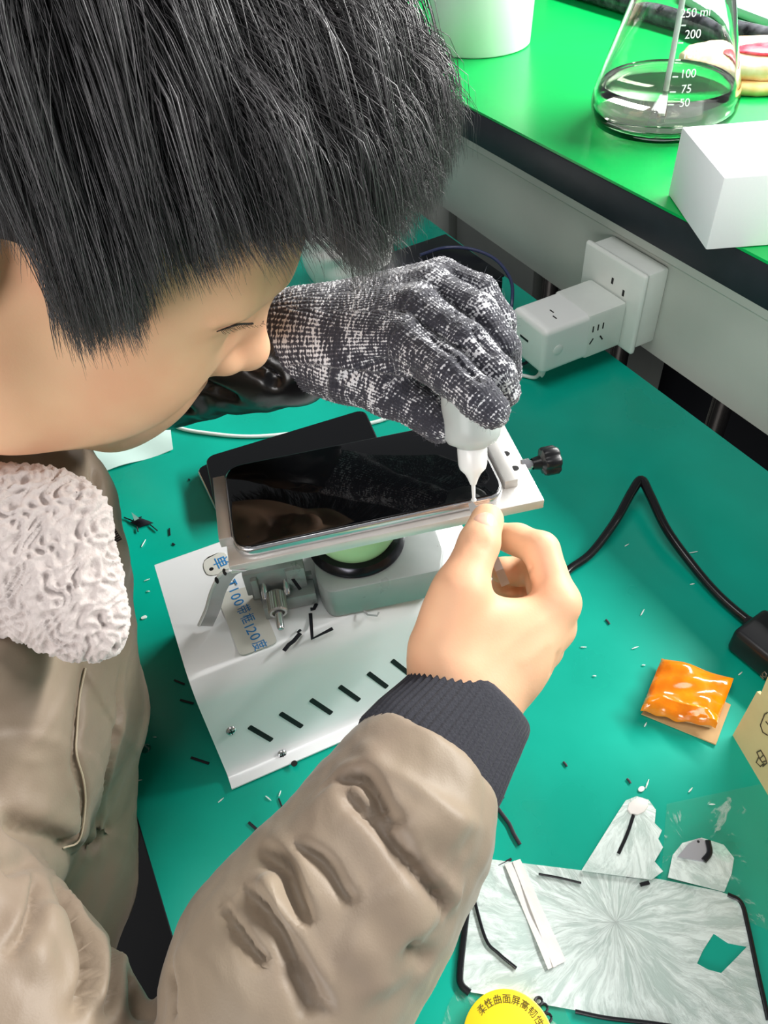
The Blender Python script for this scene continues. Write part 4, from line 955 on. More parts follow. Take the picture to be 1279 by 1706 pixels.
# ------------------------------------------------------------------ hair: thousands of separate strands over a thin dark underlayer
k = NT('black_hair'); k.b.inputs['Roughness'].default_value = .48; k.b.inputs['Specular IOR Level'].default_value = .9
at_ = k.n('ShaderNodeAttribute'); at_.attribute_name = 'tone'
rp = k.n('ShaderNodeValToRGB'); rp.color_ramp.elements[0].color = (.009, .008, .010, 1); rp.color_ramp.elements[1].color = (.095, .087, .092, 1)
k.l(at_.outputs['Fac'], rp.inputs['Fac']); k.l(rp.outputs['Color'], k.b.inputs['Base Color']); m_hair = k.m
m_scalp = mat('hair_underlayer', (18, 16, 18), rough=.8)
DOWN = npv(0, 0, -1)
def grad(fn, P, e=.0015):
    P = P.astype(np.float32); g = np.stack([fn(P + np.float32(e) * np.float32(a)) - fn(P - np.float32(e) * np.float32(a)) for a in np.eye(3)], 1)
    return g / (np.linalg.norm(g, axis=1)[:, None] + 1e-9)
def skull(P):
    q = ((P - HC.astype(np.float32)) @ HB.T.astype(np.float32)) / HS; I = np.eye(3)
    d = f_ell(q, (-.015, 0, .035), I, (.098, .078, .088)); return smin(d, f_ell(q, (.035, 0, .015), I, (.062, .064, .075)), .03) * HS
TRX = [-400, 0, 40, 68, 85, 150, 235, 262, 330, 400, 470, 515, 545, 575, 600, 640, 700, 735, 760, 800]
TRY = [330, 372, 400, 440, 520, 560, 540, 482, 446, 422, 410, 396, 398, 425, 450, 420, 350, 310, 250, 220]
def hairline_ok(q):
    """roots grow above the hairline (head coordinates)"""
    f, r, u = q.T; r = np.abs(r)
    side = np.interp(f, [-.12, -.05, -.02, .0, .02, .04, .055, .075, .1], [-.06, -.04, .0, .0, -.012, .035, .052, .060, .070])
    return u > side
def grow(n, steps, seed, focus):
    rg = np.random.default_rng(seed); P = rg.normal(size=(n * 6, 3)); P /= np.linalg.norm(P, axis=1)[:, None]
    q = P * npv(.095, .076, .086) + npv(-.012, 0, .035)
    ok = hairline_ok(q); q = q[ok]
    W_ = (HC + q @ HB); 
    for _ in range(3): W_ = W_ - grad(skull, W_) * skull(W_.astype(np.float32))[:, None]
    vis = ((CAM - W_) * grad(skull, W_)).sum(1) / np.linalg.norm(CAM - W_, axis=1)
    keep = vis > -.25 if focus else vis < -.1
    W_ = W_[keep][:n]; n = len(W_); q = (W_ - HC) @ HB.T
    crown = npv(-.055, .0, .115); away = q - crown; N = grad(skull, W_); aw_ = away @ HB
    aw_ = aw_ - N * (aw_ * N).sum(1)[:, None]; aw_ /= np.linalg.norm(aw_, axis=1)[:, None] + 1e-9
    lay = rg.random(n) ** .8; front = np.clip((q[:, 0] + .015) / .07, 0, 1) * np.clip((q[:, 2] - .02) / .05, 0, 1)
    lift = .010 + .020 * lay + .026 * front * (.2 + .8 * lay) + .013 * np.clip((q[:, 2] - .070) / .04, 0, 1) * np.clip((q[:, 0] + .06) / .06, 0, 1) * (.3 + .7 * lay)
    D_ = N * (.55 + .75 * front)[:, None] + aw_ * .8 + HFw * (front * .85)[:, None] + rg.normal(size=(n, 3)) * .10
    D_ /= np.linalg.norm(D_, axis=1)[:, None]
    st = (.100 + .03 * rg.random(n)) / steps; path = [W_.copy()]; p = W_.copy(); sw = rg.normal(size=(n, 3)) * .06
    for s in range(steps):
        g = .14 + .22 * min(1, s / 4); D_ = D_ * (1 - g) + DOWN * g + sw * .35 + rg.normal(size=(n, 3)) * .035
        D_ /= np.linalg.norm(D_, axis=1)[:, None]; p = p + D_ * st[:, None]
        dd = skull(p.astype(np.float32)); G = grad(skull, p); want = lift * min(1, (s + 1) / 4)
        near_side = np.clip((want - dd), 0, .01); p = p + G * near_side[:, None]
        far = np.clip(dd - (lift + .006), 0, .02) * (1 - front) * .35; p = p - G * far[:, None]
        path.append(p.copy())
    return np.stack(path, 1), rg                  # n, steps+1, 3
def strands(n_guides, kids, seed, focus, rad):
    steps = 13; G, rg = grow(n_guides, steps, seed, focus); n = len(G)
    s = np.linspace(0, 1, steps + 1)[None, :, None]
    V_, T_ = [], []
    off = rg.normal(size=(n, kids, 3)) * .0042; kk = G[:, None] + off[:, :, None] * (1 - .62 * s[None])
    ph = rg.random((n, kids, 1, 3)) * 6.28; fr = 4 + 5 * rg.random((n, kids, 1, 3))
    kk = kk + np.sin(ph + fr * s[None]) * .0011 * s[None]
    kk = kk.reshape(-1, steps + 1, 3); m = len(kk)
    # haircut: shorten every strand so that its tip ends at the cut line
    x, y, d = project(kk.reshape(-1, 3)); x = x.reshape(m, -1); y = y.reshape(m, -1)
    clump = np.repeat(rg.normal(size=n) * 16, kids); lim = np.interp(x, TRX, TRY) + (clump + rg.normal(size=m) * 12)[:, None] + np.interp(x, [0, 60, 80, 240, 270, 560, 600, 700], [0, 0, 22, 22, 0, 0, 15, 0]) * rg.random(m)[:, None]
    over = y > lim; first = np.where(over.any(1), over.argmax(1), steps + 1)
    keep = first > 2; kk = kk[keep]; first = first[keep]; m = len(kk)
    L = np.clip(first - .5, 1, steps) / steps; L *= 1 - .12 * rg.random(m) * (first > steps)
    t = np.linspace(0, 1, 11)[None] * L[:, None] * steps; i0 = np.clip(t.astype(int), 0, steps - 1); fr_ = (t - i0)[..., None]
    rows = np.arange(m)[:, None]; C_ = kk[rows, i0] * (1 - fr_) + kk[rows, i0 + 1] * fr_
    tan = np.gradient(C_, axis=1); tan /= np.linalg.norm(tan, axis=2)[..., None] + 1e-9
    a = np.cross(tan, rg.normal(size=(m, 1, 3))); a /= np.linalg.norm(a, axis=2)[..., None] + 1e-9; b = np.cross(tan, a)
    r = rad * (.7 + .6 * rg.random((m, 1, 1))) * np.interp(np.linspace(0, 1, 11), [0, .5, 1], [1, .9, .12])[None, :, None]
    ring = np.stack([C_ + r * (a * math.cos(q) + b * math.sin(q)) for q in (0, 2.0944, 4.18879)], 2)   # m,11,3,3
    verts = ring.reshape(-1, 3); base = (np.arange(m) * 33)[:, None, None]
    j = np.arange(10)[None, :, None]; c = np.arange(3)[None, None, :]
    q = np.stack([base + j * 3 + c, base + j * 3 + (c + 1) % 3, base + (j + 1) * 3 + (c + 1) % 3, base + (j + 1) * 3 + c], -1).reshape(-1, 4)
    tone = np.repeat(np.clip(rg.random(m) ** 2.2 + np.repeat(rg.normal(size=n) * .12, kids)[keep], 0, 1), 33)
    return verts, q, tone
va, qa, ta = strands(1650, 15, 11, True, .00021)
vb, qb, tb = strands(260, 12, 12, False, .00035)
vv = np.concatenate([va, vb]); qq = np.concatenate([qa, qb + len(va)]); tt = np.concatenate([ta, tb])
me = np_mesh(vv, qq); at = me.attributes.new('tone', 'FLOAT', 'POINT'); at.data.foreach_set('value', tt.astype(np.float32))
hair = link('hair', me, m_hair, person)
def underlayer(P):
    d = skull(P) - .0085; q = ((P - HC.astype(np.float32)) @ HB.T.astype(np.float32)); r = np.abs(q[:, 1])
    side = np.interp(q[:, 0], [-.12, -.05, -.02, .0, .02, .04, .055, .075, .1], [-.05, -.03, .012, .016, .012, .048, .066, .074, .084])
    return smax(d, side.astype(np.float32) - q[:, 2], .006)
v, Q = surface_nets(underlayer, HC - .15, HC + .17, .004)
link('hair_underlayer', np_mesh(v, Q), m_scalp, hair)
# ------------------------------------------------------------------ knitted glove on the left hand
GB = {  # bone chains: points and radii
    'idx': ([J(520, 575, .450), J(676, 572, .412), J(748, 622, .388), J(797, 664, .376), J(819, 684, .376)], [.021, .0140, .0110, .0100, .0092]),
    'mid': ([J(520, 565, .453), J(695, 520, .422), J(775, 572, .400), J(826, 624, .390), J(838, 652, .396)], [.021, .0142, .0112, .0098, .0090]),
    'rng': ([J(520, 550, .456), J(716, 482, .436), J(796, 522, .415), J(836, 580, .406), J(842, 622, .414)], [.020, .0132, .0106, .0095, .0088]),
    'pnk': ([J(520, 540, .460), J(735, 462, .452), J(800, 488, .436), J(832, 535, .430), J(836, 575, .436)], [.019, .0112, .0098, .0088, .0082]),
    'thb': ([J(530, 590, .450), J(575, 610, .442), J(648, 648, .430), J(702, 680, .424), J(731, 706, .420)], [.020, .0185, .0150, .0120, .0108])}
CUFFG = [J(472, 563, .459), J(530, 562, .453)]
def glove_sdf(P):
    P = P.astype(np.float32); palm = None; d = None
    for k_ in ('idx', 'mid', 'rng', 'pnk'):
        p, r = GB[k_]; e = f_cap(P, p[0], p[1], r[0], r[1]); palm = e if palm is None else smin(palm, e, .012)
    palm = smin(palm, f_cap(P, CUFFG[0], CUFFG[1], .0270, .0245), .012)
    p, r = GB['thb']; palm = smin(palm, f_cap(P, p[0], p[1], r[0], r[1]), .016); palm = smin(palm, f_cap(P, p[1], p[2], r[1], r[2]), .012)
    t = smin(f_cap(P, p[2], p[3], r[2], r[3]), f_cap(P, p[3], p[4], r[3], r[4]), .003); d = smin(palm, t, .006)
    for k_ in ('idx', 'mid', 'rng', 'pnk'):
        p, r = GB[k_]; e = f_cap(P, p[1], p[2], r[1] * .96, r[2]); e = smin(e, f_cap(P, p[2], p[3], r[2], r[3]), .003); e = smin(e, f_cap(P, p[3], p[4], r[3], r[4]), .003)
        d = smin(d, e, .0028)
    ax_ = unit(CUFFG[0] - CUFFG[1]).astype(np.float32); cut = (P - CUFFG[0].astype(np.float32)) @ ax_ - .006
    d = smax(d, cut, .003)
    hole = f_cap(P, CUFFG[0] + (CUFFG[0] - CUFFG[1]) * .5, CUFFG[1], .0238, .0220)
    d = smax(d, -hole, .002)
    return d
allp = [q for p, r in GB.values() for q in p] + CUFFG; lo, hi = bbox_of(allp, .036)
v, Q = surface_nets(glove_sdf, lo, hi, .0011, block=8); v = relax(v, Q, 1)
best = np.full(len(v), 1e9); uu = np.zeros(len(v)); ww = np.zeros(len(v)); idn = np.zeros(len(v))
for bi, (k_, (p, r)) in enumerate(GB.items()):
    acc = 0.0
    for i in range(4):
        a, b = p[i], p[i + 1]; ba = b - a; L = np.linalg.norm(ba); h = (v - a) @ ba / (L * L); hc = np.clip(h, 0, 1)
        d = np.linalg.norm(v - a - hc[:, None] * ba, axis=1) - (r[i] + (r[i + 1] - r[i]) * hc)
        t = ba / L; e1 = unit(np.cross(t, EZ)); e2 = np.cross(t, e1); rel = v - a
        m = d < best; best[m] = d[m]; uu[m] = acc + h[m] * L; idn[m] = bi if i > 0 else 0
        ww[m] = (np.arctan2(rel @ e2, rel @ e1) * .5 * (r[i] + r[i + 1]))[m]
        acc += L
n_ = vnormals(v, Q)
v = v + n_ * (.00035 * np.sin(ww * 2 * PI / .0021) + .00025 * np.sin(uu * 2 * PI / .0028 + idn))[:, None]
n2 = vnormals(v, Q)
for pts in ([(698, 546), (740, 580), (785, 620), (814, 645)], [(728, 497), (765, 525), (797, 560), (825, 600)], [(600, 655), (560, 640), (640, 600), (735, 655)]):
    v = stroke(v, Q, pts, .0022, -.0024, nrm=n2)
me = np_mesh(v, Q); at = me.attributes.new('knit', 'FLOAT_VECTOR', 'POINT')
at.data.foreach_set('vector', np.stack([uu, ww, idn * .37], 1).astype(np.float32).ravel())
k = NT('knitted_wool'); b = k.b; b.inputs['Roughness'].default_value = .9; b.inputs['Sheen Weight'].default_value = .35
A_ = k.n('ShaderNodeAttribute'); A_.attribute_name = 'knit'
def mapped(sx, sy, sz):
    mp = k.n('ShaderNodeMapping'); mp.inputs['Scale'].default_value = (sx, sy, sz); k.l(A_.outputs['Vector'], mp.inputs['Vector']); return mp.outputs['Vector']
n1 = k.n('ShaderNodeTexNoise'); n1.inputs['Scale'].default_value = 1; n1.inputs['Detail'].default_value = 2; k.l(mapped(760, 230, 9), n1.inputs['Vector'])
n3 = k.n('ShaderNodeTexNoise'); n3.inputs['Scale'].default_value = 1; n3.inputs['Detail'].default_value = 1; k.l(mapped(70, 30, 5), n3.inputs['Vector'])
w1 = k.n('ShaderNodeTexWave'); w1.bands_direction = 'Y'; w1.inputs['Scale'].default_value = 1; w1.inputs['Distortion'].default_value = .9; w1.inputs['Detail'].default_value = 1; k.l(mapped(180, 160, 1), w1.inputs['Vector'])
ad1 = k.n('ShaderNodeMath', operation='MULTIPLY_ADD'); k.l(n1.outputs['Fac'], ad1.inputs[0]); ad1.inputs[1].default_value = 1.0; n3s = k.n('ShaderNodeMath', operation='MULTIPLY'); n3s.inputs[1].default_value = .55; k.l(n3.outputs['Fac'], n3s.inputs[0]); k.l(n3s.outputs[0], ad1.inputs[2])
ad2 = k.n('ShaderNodeMath', operation='MULTIPLY_ADD'); k.l(w1.outputs['Fac'], ad2.inputs[0]); ad2.inputs[1].default_value = .16; k.l(ad1.outputs[0], ad2.inputs[2])
rp = k.n('ShaderNodeValToRGB'); e_ = rp.color_ramp.elements; e_[0].position = .94; e_[0].color = (*lin((78, 78, 88)), 1); e_[1].position = 1.01; e_[1].color = (*lin((226, 226, 230)), 1)
n4 = e_.new(.78); n4.color = (*lin((48, 48, 58)), 1); e_ = rp.color_ramp.elements
k.l(ad2.outputs[0], rp.inputs['Fac']); k.l(rp.outputs['Color'], b.inputs['Base Color'])
bp = k.n('ShaderNodeBump'); bp.inputs['Strength'].default_value = .8; bp.inputs['Distance'].default_value = .0008; k.l(ad2.outputs[0], bp.inputs['Height']); k.l(bp.outputs['Normal'], b.inputs['Normal'])
glove = link('knitted_glove', me, k.m, person); glove['label'] = 'dark grey knitted glove flecked with white on the hand holding the bottle'
# stray wool fibres standing off the glove
rg = np.random.default_rng(5); sel = rg.choice(len(v), 2600, replace=False); nn = vnormals(v, Q); bm = None
P0 = v[sel]; D0 = nn[sel] * .5 + rg.normal(size=(2600, 3)) * .7; D0 /= np.linalg.norm(D0, axis=1)[:, None]; L_ = .0012 + .0022 * rg.random((2600, 1))
P1 = P0 + D0 * L_ * .6 ; P2 = P1 + (D0 + rg.normal(size=(2600, 3)) * .6) * L_ * .5; a = np.cross(D0, rg.normal(size=(2600, 3))); a /= np.linalg.norm(a, axis=1)[:, None]; b_ = np.cross(D0, a); r_ = .00007
ring = np.stack([c + r_ * s * (a * math.cos(q) + b_ * math.sin(q)) for c, s in ((P0, 1), (P1, .9), (P2, .3)) for q in (0, 2.094, 4.189)], 1)
base = (np.arange(2600) * 9)[:, None, None]; jj = np.arange(2)[None, :, None]; cc_ = np.arange(3)[None, None, :]
qd = np.stack([base + jj * 3 + cc_, base + jj * 3 + (cc_ + 1) % 3, base + (jj + 1) * 3 + (cc_ + 1) % 3, base + (jj + 1) * 3 + cc_], -1).reshape(-1, 4)
link('wool_fibres', np_mesh(ring.reshape(-1, 3), qd), mat('wool_fibre', (120, 120, 130), rough=.9), glove)

# ------------------------------------------------------------------ glue bottle held upside down, nozzle on the phone edge
m_trl = mat('translucent_plastic', (226, 232, 230), rough=.32, trans=.38, ior=1.35, sss=.3, sscale=.01, sssr=(1, 1, 1))
m_cap = mat('milky_cap', (240, 243, 242), rough=.3, sss=.25, sscale=.004, sssr=(1, 1, 1))
tip = Pz(789, 831, .1625); baxis = unit(cam2w(npv(-.07, -.93, -.33)))
gb_ = thing('glue_bottle', 'translucent white squeeze bottle held nozzle down over the phone corner by the gloved hand', 'bottle', tip)
obj('needle_tip', lathe(tip, baxis, [(0, 0), (.0009, 0), (.0012, .0080), (.0018, .0105), (0, .0105)], 16), m_cap, gb_)
obj('nozzle_cap', lathe(tip, baxis, [(0, .0085), (.0017, .0085), (.0030, .0120), (.0046, .0150), (.0072, .0178), (.0080, .0205), (.0083, .0290), (.0080, .0305), (0, .0305)], 40), m_cap, gb_, smooth=50)
obj('bottle_body', lathe(tip, baxis, [(0, .0305), (.0086, .0305), (.0092, .0315), (.0135, .0335), (.0155, .0370), (.0160, .042), (.0160, .080), (.0150, .084), (0, .085)], 48), m_trl, gb_, smooth=50)
drop = lathe(tip - EZ * .0012, EZ, [(0, 0), (.0016, .0002), (.0014, .0010), (.0008, .0017), (0, .0018)], 16)
obj('glue_drop', drop, m_cap, gb_)
# flat metal spatula in the bare hand
sp0 = J(784, 838, .4175); sp1 = J(800, 872, .4105); sp2 = J(832, 950, .408); sp3 = J(842, 975, .412)
vd = unit(CAM - sp1); dr = unit(sp2 - sp0); sd = unit(np.cross(dr, vd)); up_ = np.cross(sd, dr)
bm = bmesh.new(); R_ = []
for p, w_, t in ((sp0, .0014, .0003), (sp0 * .7 + sp1 * .3, .0022, .0005), (sp1, .0020, .0007), (sp2, .0022, .0009), (sp3, .0024, .0010)):
    R_.append([bm.verts.new(V(p + sd * a + up_ * b2)) for a, b2 in ((-w_, -t), (w_, -t), (w_, t), (-w_, t))])
for A, B in zip(R_, R_[1:]):
    for i in range(4): bm.faces.new([A[i], A[(i + 1) % 4], B[(i + 1) % 4], B[i]])
bm.faces.new(R_[0]); bm.faces.new(R_[-1])
tag(obj('metal_spatula', bm, mat('satin_steel', (206, 206, 206), rough=.35, metal=.6), None, 20), 'slim metal spatula pinched between bare thumb and index finger at the phone edge', 'tool')
# ------------------------------------------------------------------ puffer jacket
def sinnoise(P, f, seed=0, warp=1.2):
    r_ = np.random.default_rng(seed); o = np.zeros(len(P)); q = P * f
    a = r_.normal(size=(6, 3)); a /= np.linalg.norm(a, axis=1)[:, None]; ph = r_.random(6) * 6.28
    w_ = np.stack([np.sin(q @ a[i] * 1.1 + ph[i]) for i in range(3)], 1) * warp
    for i in range(6): o += np.sin((q + w_) @ a[(i + 2) % 6] * 1.7 + ph[i])
    return o / 6
m_jk = mat('taupe_nylon', (146, 131, 112), rough=.50, var=.10, rgb2=(135, 119, 103), vscale=16, bump=.10, bscale=1100, sheen=.15, spec=.4)
m_blk = mat('black_nylon', (16, 15, 17), rough=.30, bump=.2, bscale=60, spec=.6)
CF0, CF1 = J(760, 1208, .364), J(716, 1268, .352)                  # cuff axis
FA = [J(697, 1300, .346), J(660, 1375, .336), J(606, 1462, .326), J(550, 1535, .320), J(484, 1630, .313), J(410, 1860, .303), J(345, 2070, .292)]
FR = [.0360, .0405, .0425, .0445, .0485, .0500, .0480]
TOR = [npv(-.405, -.150, .215), npv(-.405, -.165, .12), npv(-.405, -.215, .0), npv(-.405, -.235, -.14)]
TRR = [.085, .120, .142, .150]
UA = [npv(-.255, -.20, .150), J(-150, 1640, .31), J(-20, 1760, .302), J(60, 1885, .296), J(150, 2010, .292), FA[-1]]
UR = [.075, .058, .052, .048, .045, .050]
t_chain = chain(TOR, TRR, .03); f_chainA = chain(FA, FR, .012); u_chain = chain(UA, UR, .02)
neckhole = chain([NB + HUw * .0, NB + HUw * .09], [.055, .058])
def jacket_sdf(P):
    P = P.astype(np.float32); a = smin(t_chain(P), chain_sh(P), .04); a = smin(a, chest(P), .03); a = smin(a, rchest(P), .03); a = smin(a, u_chain(P), .010); a = smin(a, f_chainA(P), .008)
    e = (P - FA[0].astype(np.float32)) @ unit(CF0 - CF1).astype(np.float32) - .010; a = smax(a, np.where(f_cut(P), e, -1).astype(np.float32), .004)
    return smax(a, -neckhole(P), .01)
chain_sh = chain([TOR[0], UA[0]], [.07, .075]); chest = chain([J(58, 740, .46), J(78, 850, .44), J(88, 960, .43), J(96, 1080, .43), J(110, 1190, .45), J(92, 1330, .46), J(92, 1470, .45), J(60, 1600, .42)], [.030, .034, .037, .038, .0420, .0420, .0420, .040], .02); rchest = chain([J(-60, 1110, .375), J(-40, 1250, .39), J(-70, 1380, .375)], [.048, .058, .058], .02); fc0 = FA[0].astype(np.float32)
def f_cut(P): return np.linalg.norm(P - fc0, axis=1) < .09
lo, hi = bbox_of(FA + UA + TOR, .1); lo[0] = max(lo[0], -.56); lo[2] = -.20
v, Q = surface_nets(jacket_sdf, lo, hi, .0023, block=8); v = relax(v, Q, 3)
# puffiness and creases
n_ = vnormals(v, Q)
dF, tF = poly_dist(v, FA); arm = np.clip(1 - dF / .075, 0, 1) > .15
v = v + n_ * (.0016 * sinnoise(v, 55, 3) + .0009 * sinnoise(v, 130, 4) + .00035 * sinnoise(v, 330, 6))[:, None]
n_ = vnormals(v, Q)
S_ = [  # stitched ring seams and folds on the sleeve: pixels, width, depth
    ([(560, 1305), (590, 1335), (640, 1385), (690, 1450), (730, 1500), (752, 1530)], .0032, -.0060),
    ([(590, 1225), (640, 1275), (700, 1320), (760, 1360), (812, 1385)], .004, .0025),
    ([(555, 1300), (600, 1290), (630, 1320), (648, 1355)], .0048, -.0105),
    ([(620, 1330), (650, 1360), (655, 1385)], .003, -.006),
    ([(430, 1410), (470, 1440), (500, 1490), (515, 1545)], .0052, -.0120),
    ([(480, 1400), (540, 1430), (575, 1480), (592, 1510)], .0045, -.0070),
    ([(400, 1470), (440, 1510), (480, 1570), (520, 1640), (560, 1700)], .0048, -.0105),
    ([(370, 1500), (400, 1550), (430, 1590), (445, 1605)], .0040, -.0075),
    ([(475, 1605), (500, 1650), (525, 1700)], .003, -.006),
    ([(700, 1440), (740, 1480), (770, 1490)], .006, .003), ([(660, 1400), (720, 1370), (780, 1400)], .009, .004),
    ([(640, 1450), (680, 1520), (700, 1570)], .010, .0045), ([(560, 1560), (620, 1600), (640, 1670)], .010, .004),
    ([(440, 1450), (455, 1500), (470, 1540)], .006, .005),
    ([(700, 1570), (690, 1585), (725, 1600)], .004, -.004),
    # upper arm / shoulder folds
    ([(90, 1462), (120, 1510), (142, 1580), (146, 1650), (120, 1700)], .0050, -.0130), ([(0, 1600), (40, 1550), (58, 1490), (62, 1450)], .0045, -.008),
    ([(185, 1520), (200, 1580), (190, 1650), (180, 1700)], .0045, -.0085), ([(222, 1610), (232, 1660), (262, 1700)], .0035, -.006),
    ([(160, 1545), (160, 1620), (150, 1690)], .007, .004), ([(30, 1640), (80, 1560), (70, 1500)], .009, .004), ([(0, 1440), (30, 1436), (60, 1425)], .005, -.005),
    ([(286, 1600), (290, 1650), (286, 1700)], .004, -.0068),
    # chest seams
    ([(140, 1115), (132, 1200), (127, 1265), (140, 1330), (133, 1390), (105, 1412)], .0026, -.0040),
    ([(205, 1100), (198, 1180), (180, 1290), (172, 1380), (150, 1430)], .0040, -.0070),
    ([(0, 1350), (40, 1378), (100, 1400), (160, 1440)], .008, -.010), ([(130, 1420), (165, 1405), (185, 1370)], .004, -.005),
    ([(150, 760), (165, 830), (185, 880)], .0035, -.004), ([(170, 870), (195, 905)], .0030, -.004)]
for pts, w_, dp in S_:
    if dp < -.0065: v = fold(v, Q, pts, w_ * .50, -dp * .66, n_, 1)
    else: v = stroke(v, Q, pts, w_, dp, nrm=n_)
for sm_ in ([(545, 1300), (590, 1345), (640, 1395), (690, 1455), (730, 1505), (755, 1535)], [(380, 1490), (410, 1560), (440, 1600)], [(60, 1420), (90, 1450), (130, 1540)]):
    sp_ = [q for q in (surf_point(v, n_, *p) for p in sm_) if q is not None]; sp_ = catmull(sp_, 8); d_, t_ = poly_dist(v, sp_)
    v = v + n_ * (.0006 * np.sin(t_ * 70 + 3 * np.sin(t_ * 23)) * np.exp(-(d_ / .0075) ** 2))[:, None]
jk = link('puffer_jacket', np_mesh(v, Q), m_jk, person); jk['label'] = 'taupe quilted puffer jacket'
jv, jn, jQ = v, vnormals(v, Q), Q
# visible stitching line on the chest panel
def on_jacket(pp_, off=.0006):
    out = []
    for p in pp_:
        s_ = surf_point(jv, jn, *p)
        i = int(np.argmin(((jv - s_) ** 2).sum(1))); out.append(s_ + jn[i] * off)
    return out
m_thread = mat('pale_thread', (190, 176, 152), rough=.7)
obj('chest_seam', tube(on_jacket([(141, 1115), (136, 1160), (130, 1215), (126, 1258), (138, 1300), (141, 1345), (130, 1395), (105, 1413)]), .0005, 6, n=5), m_thread, jk)
# zip teeth at the collar edge
m_zip = mat('dark_zip', (40, 34, 34), rough=.4, metal=.4)
zp = on_jacket([(172, 858), (183, 880), (196, 905)], .001); Z_ = catmull(zp, 8); bm = bmesh.new()
for i, p in enumerate(Z_[:-1]):
    t = unit(Z_[i + 1] - p); box(p, t, unit(np.cross(t, CAM - p)), CAM - p, .0010, .0050, .0016, bm=bm)
obj('zip', bm, m_zip, jk)
# ribbed cuff
m_rib = mat('ribbed_knit', (42, 43, 52), rough=.85, sheen=.1, var=.12, vscale=300, bump=.4, bscale=800)
cax = unit(CF0 - CF1); e1 = unit(np.cross(cax, CAM - CF0)); e2 = np.cross(cax, e1); bm = bmesh.new(); rings = []
cx0 = J(786, 1178, .3665); SEG = 336
prof = [(-.040, .030), (-.030, .0345), (-.018, .0335), (-.004, .0312), (.003, .0303), (.008, .0296), (.012, .0292), (.0155, .0289), (.0178, .0283), (.0190, .0275), (.0190, .0262), (.012, .0255), (-.010, .026)]
for h, r in prof:
    rg = []
    for i in range(SEG):
        t = 2 * PI * i / SEG; rr = r + .0007 * math.cos(t * 56) * float(np.interp(h, [-.01, .006, .013, .018], [1, .8, .25, .05])); sq = 1.06 if True else 1
        p = CF0 + cax * (h + .002 * math.sin(t * 2 + 1)) + (e1 * math.cos(t) * 1.0 * sq + e2 * math.sin(t) * .88) * rr
        rg.append(bm.verts.new(V(p)))
    rings.append(rg)
for A, B in zip(rings, rings[1:]):
    for i in range(SEG): bm.faces.new([A[i], A[(i + 1) % SEG], B[(i + 1) % SEG], B[i]])
cf = obj('ribbed_cuff', bm, m_rib, jk, smooth=80); cf['label'] = 'dark navy ribbed cuff'
# black left sleeve
BS = [J(480, 596, .462), J(440, 590, .472), J(370, 590, .490), J(290, 608, .51), J(180, 640, .55), J(60, 640, .60), npv(-.60, -.10, .12), npv(-.52, -.19, .15)]
BR = [.0300, .0330, .0370, .0400, .0430, .046, .055, .065]
bs = chain(BS, BR, .01); glc = [CUFFG[0] + (CUFFG[0] - CUFFG[1]) * 1.0, CUFFG[1]] if 'CUFFG' in globals() else None
lo, hi = bbox_of(BS, .075)
v, Q = surface_nets(lambda P: bs(P), lo, hi, .003, block=6); v = relax(v, Q, 2); n_ = vnormals(v, Q); v = v + n_ * (.0026 * sinnoise(v, 70, 8) + .0012 * sinnoise(v, 170, 9))[:, None]
n_ = vnormals(v, Q)
for pts, w_, dp in (([(330, 640), (370, 655), (400, 665)], .004, -.006), ([(400, 600), (440, 625), (470, 650)], .004, -.006), ([(290, 660), (320, 690)], .004, -.005), ([(240, 700), (280, 690)], .004, -.005)):
    v = stroke(v, Q, pts, w_, dp, nrm=n_)
bl = link('black_sleeve', np_mesh(v, Q), m_blk, person); bl['label'] = 'black glossy sleeve on the gloved arm'
# dark inner collar around the neck
ic = chain([NB + HUw * -.01, NB + HUw * .055], [.074, .068])
ich = chain([NB + HUw * -.03, NB + HUw * .12], [.0600, .0605])
lo, hi = bbox_of([NB - .0, NB + HUw * .055], .09)
v, Q = surface_nets(lambda P: smax(smax(ic(P), -ich(P), .004), ((P - (NB + HUw * .060).astype(np.float32)) @ HUw.astype(np.float32)), .006), lo, hi, .003); v = relax(v, Q, 2)
link('inner_collar', np_mesh(v, Q), m_blk, person)
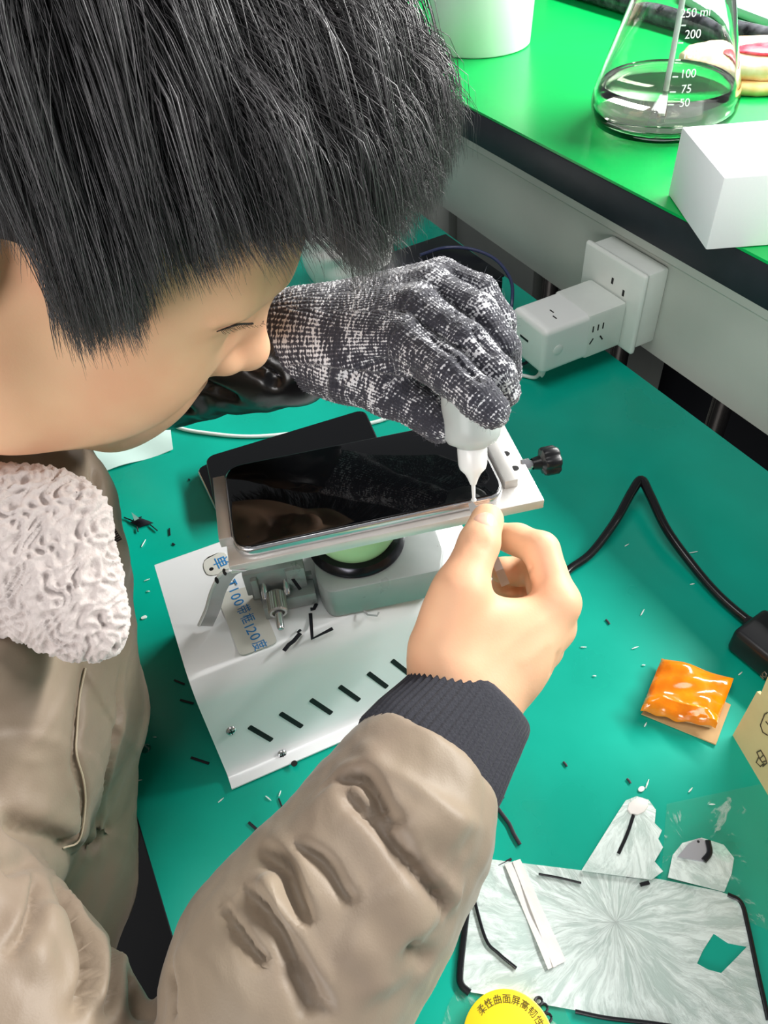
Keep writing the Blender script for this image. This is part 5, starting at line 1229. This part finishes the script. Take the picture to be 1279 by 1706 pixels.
# fleece collar flap
m_fl = mat('sherpa_fleece', (202, 192, 188), rough=.95, sheen=.4, bump=.5, bscale=700, sss=.08, sscale=.002, sssr=(1, 1, 1))
FC = [J(-60, 870, .345), J(60, 905, .345), J(92, 960, .345)]
def collar_sdf(P):
    P = P.astype(np.float32); n = unit(CAM - FC[1]); a_ = unit(FC[2] - FC[0] - n * (FC[2] - FC[0]).dot(n)); b_ = np.cross(n, a_); A = np.stack([a_, b_, n])
    d = f_ell(P, J(25, 925, .350), np.stack([cam2w(npv(1, 0, 0)), cam2w(npv(0, 1, 0)), cam2w(npv(0, 0, 1))]), (.044, .036, .018))
    d = smin(d, f_ell(P, J(120, 1010, .348), np.stack([cam2w(unit(npv(.7, .7, 0))), cam2w(unit(npv(-.7, .7, 0))), cam2w(npv(0, 0, 1))]), (.028, .020, .014)), .022)
    d = smin(d, f_ell(P, J(60, 850, .352), np.stack([cam2w(npv(1, 0, 0)), cam2w(npv(0, 1, 0)), cam2w(npv(0, 0, 1))]), (.030, .017, .014)), .016)
    d = smin(d, f_ell(P, J(-110, 900, .350), np.stack([cam2w(npv(1, 0, 0)), cam2w(npv(0, 1, 0)), cam2w(npv(0, 0, 1))]), (.045, .034, .020)), .02)
    return smin(d, cring(P), .02)
cr_ = [NB + HUw * .006 + .082 * (HRw * math.cos(a) - HFw * math.sin(a)) for a in np.linspace(.15, PI, 9)]; cring = chain(cr_, [.021] * 9, .01)
lo, hi = bbox_of(cr_ + [J(-110, 900, .35), J(60, 850, .35), J(120, 1010, .35)], .06)
v, Q = surface_nets(collar_sdf, lo, hi, .0009, block=8); n_ = vnormals(v, Q)
w1_ = sinnoise(v, 300, 21, 2.4); w2_ = sinnoise(v, 560, 22, 2.0)
v = v + n_ * (.0038 * (1 - np.abs(w1_) * 3.2).clip(-1, 1) * .55 + .0009 * w2_ + .0012 * sinnoise(v, 120, 23))[:, None]; v = relax(v, Q, 1)
fc = link('fleece_collar', np_mesh(v, Q), m_fl, person); fc['label'] = 'pale grey curly fleece collar'
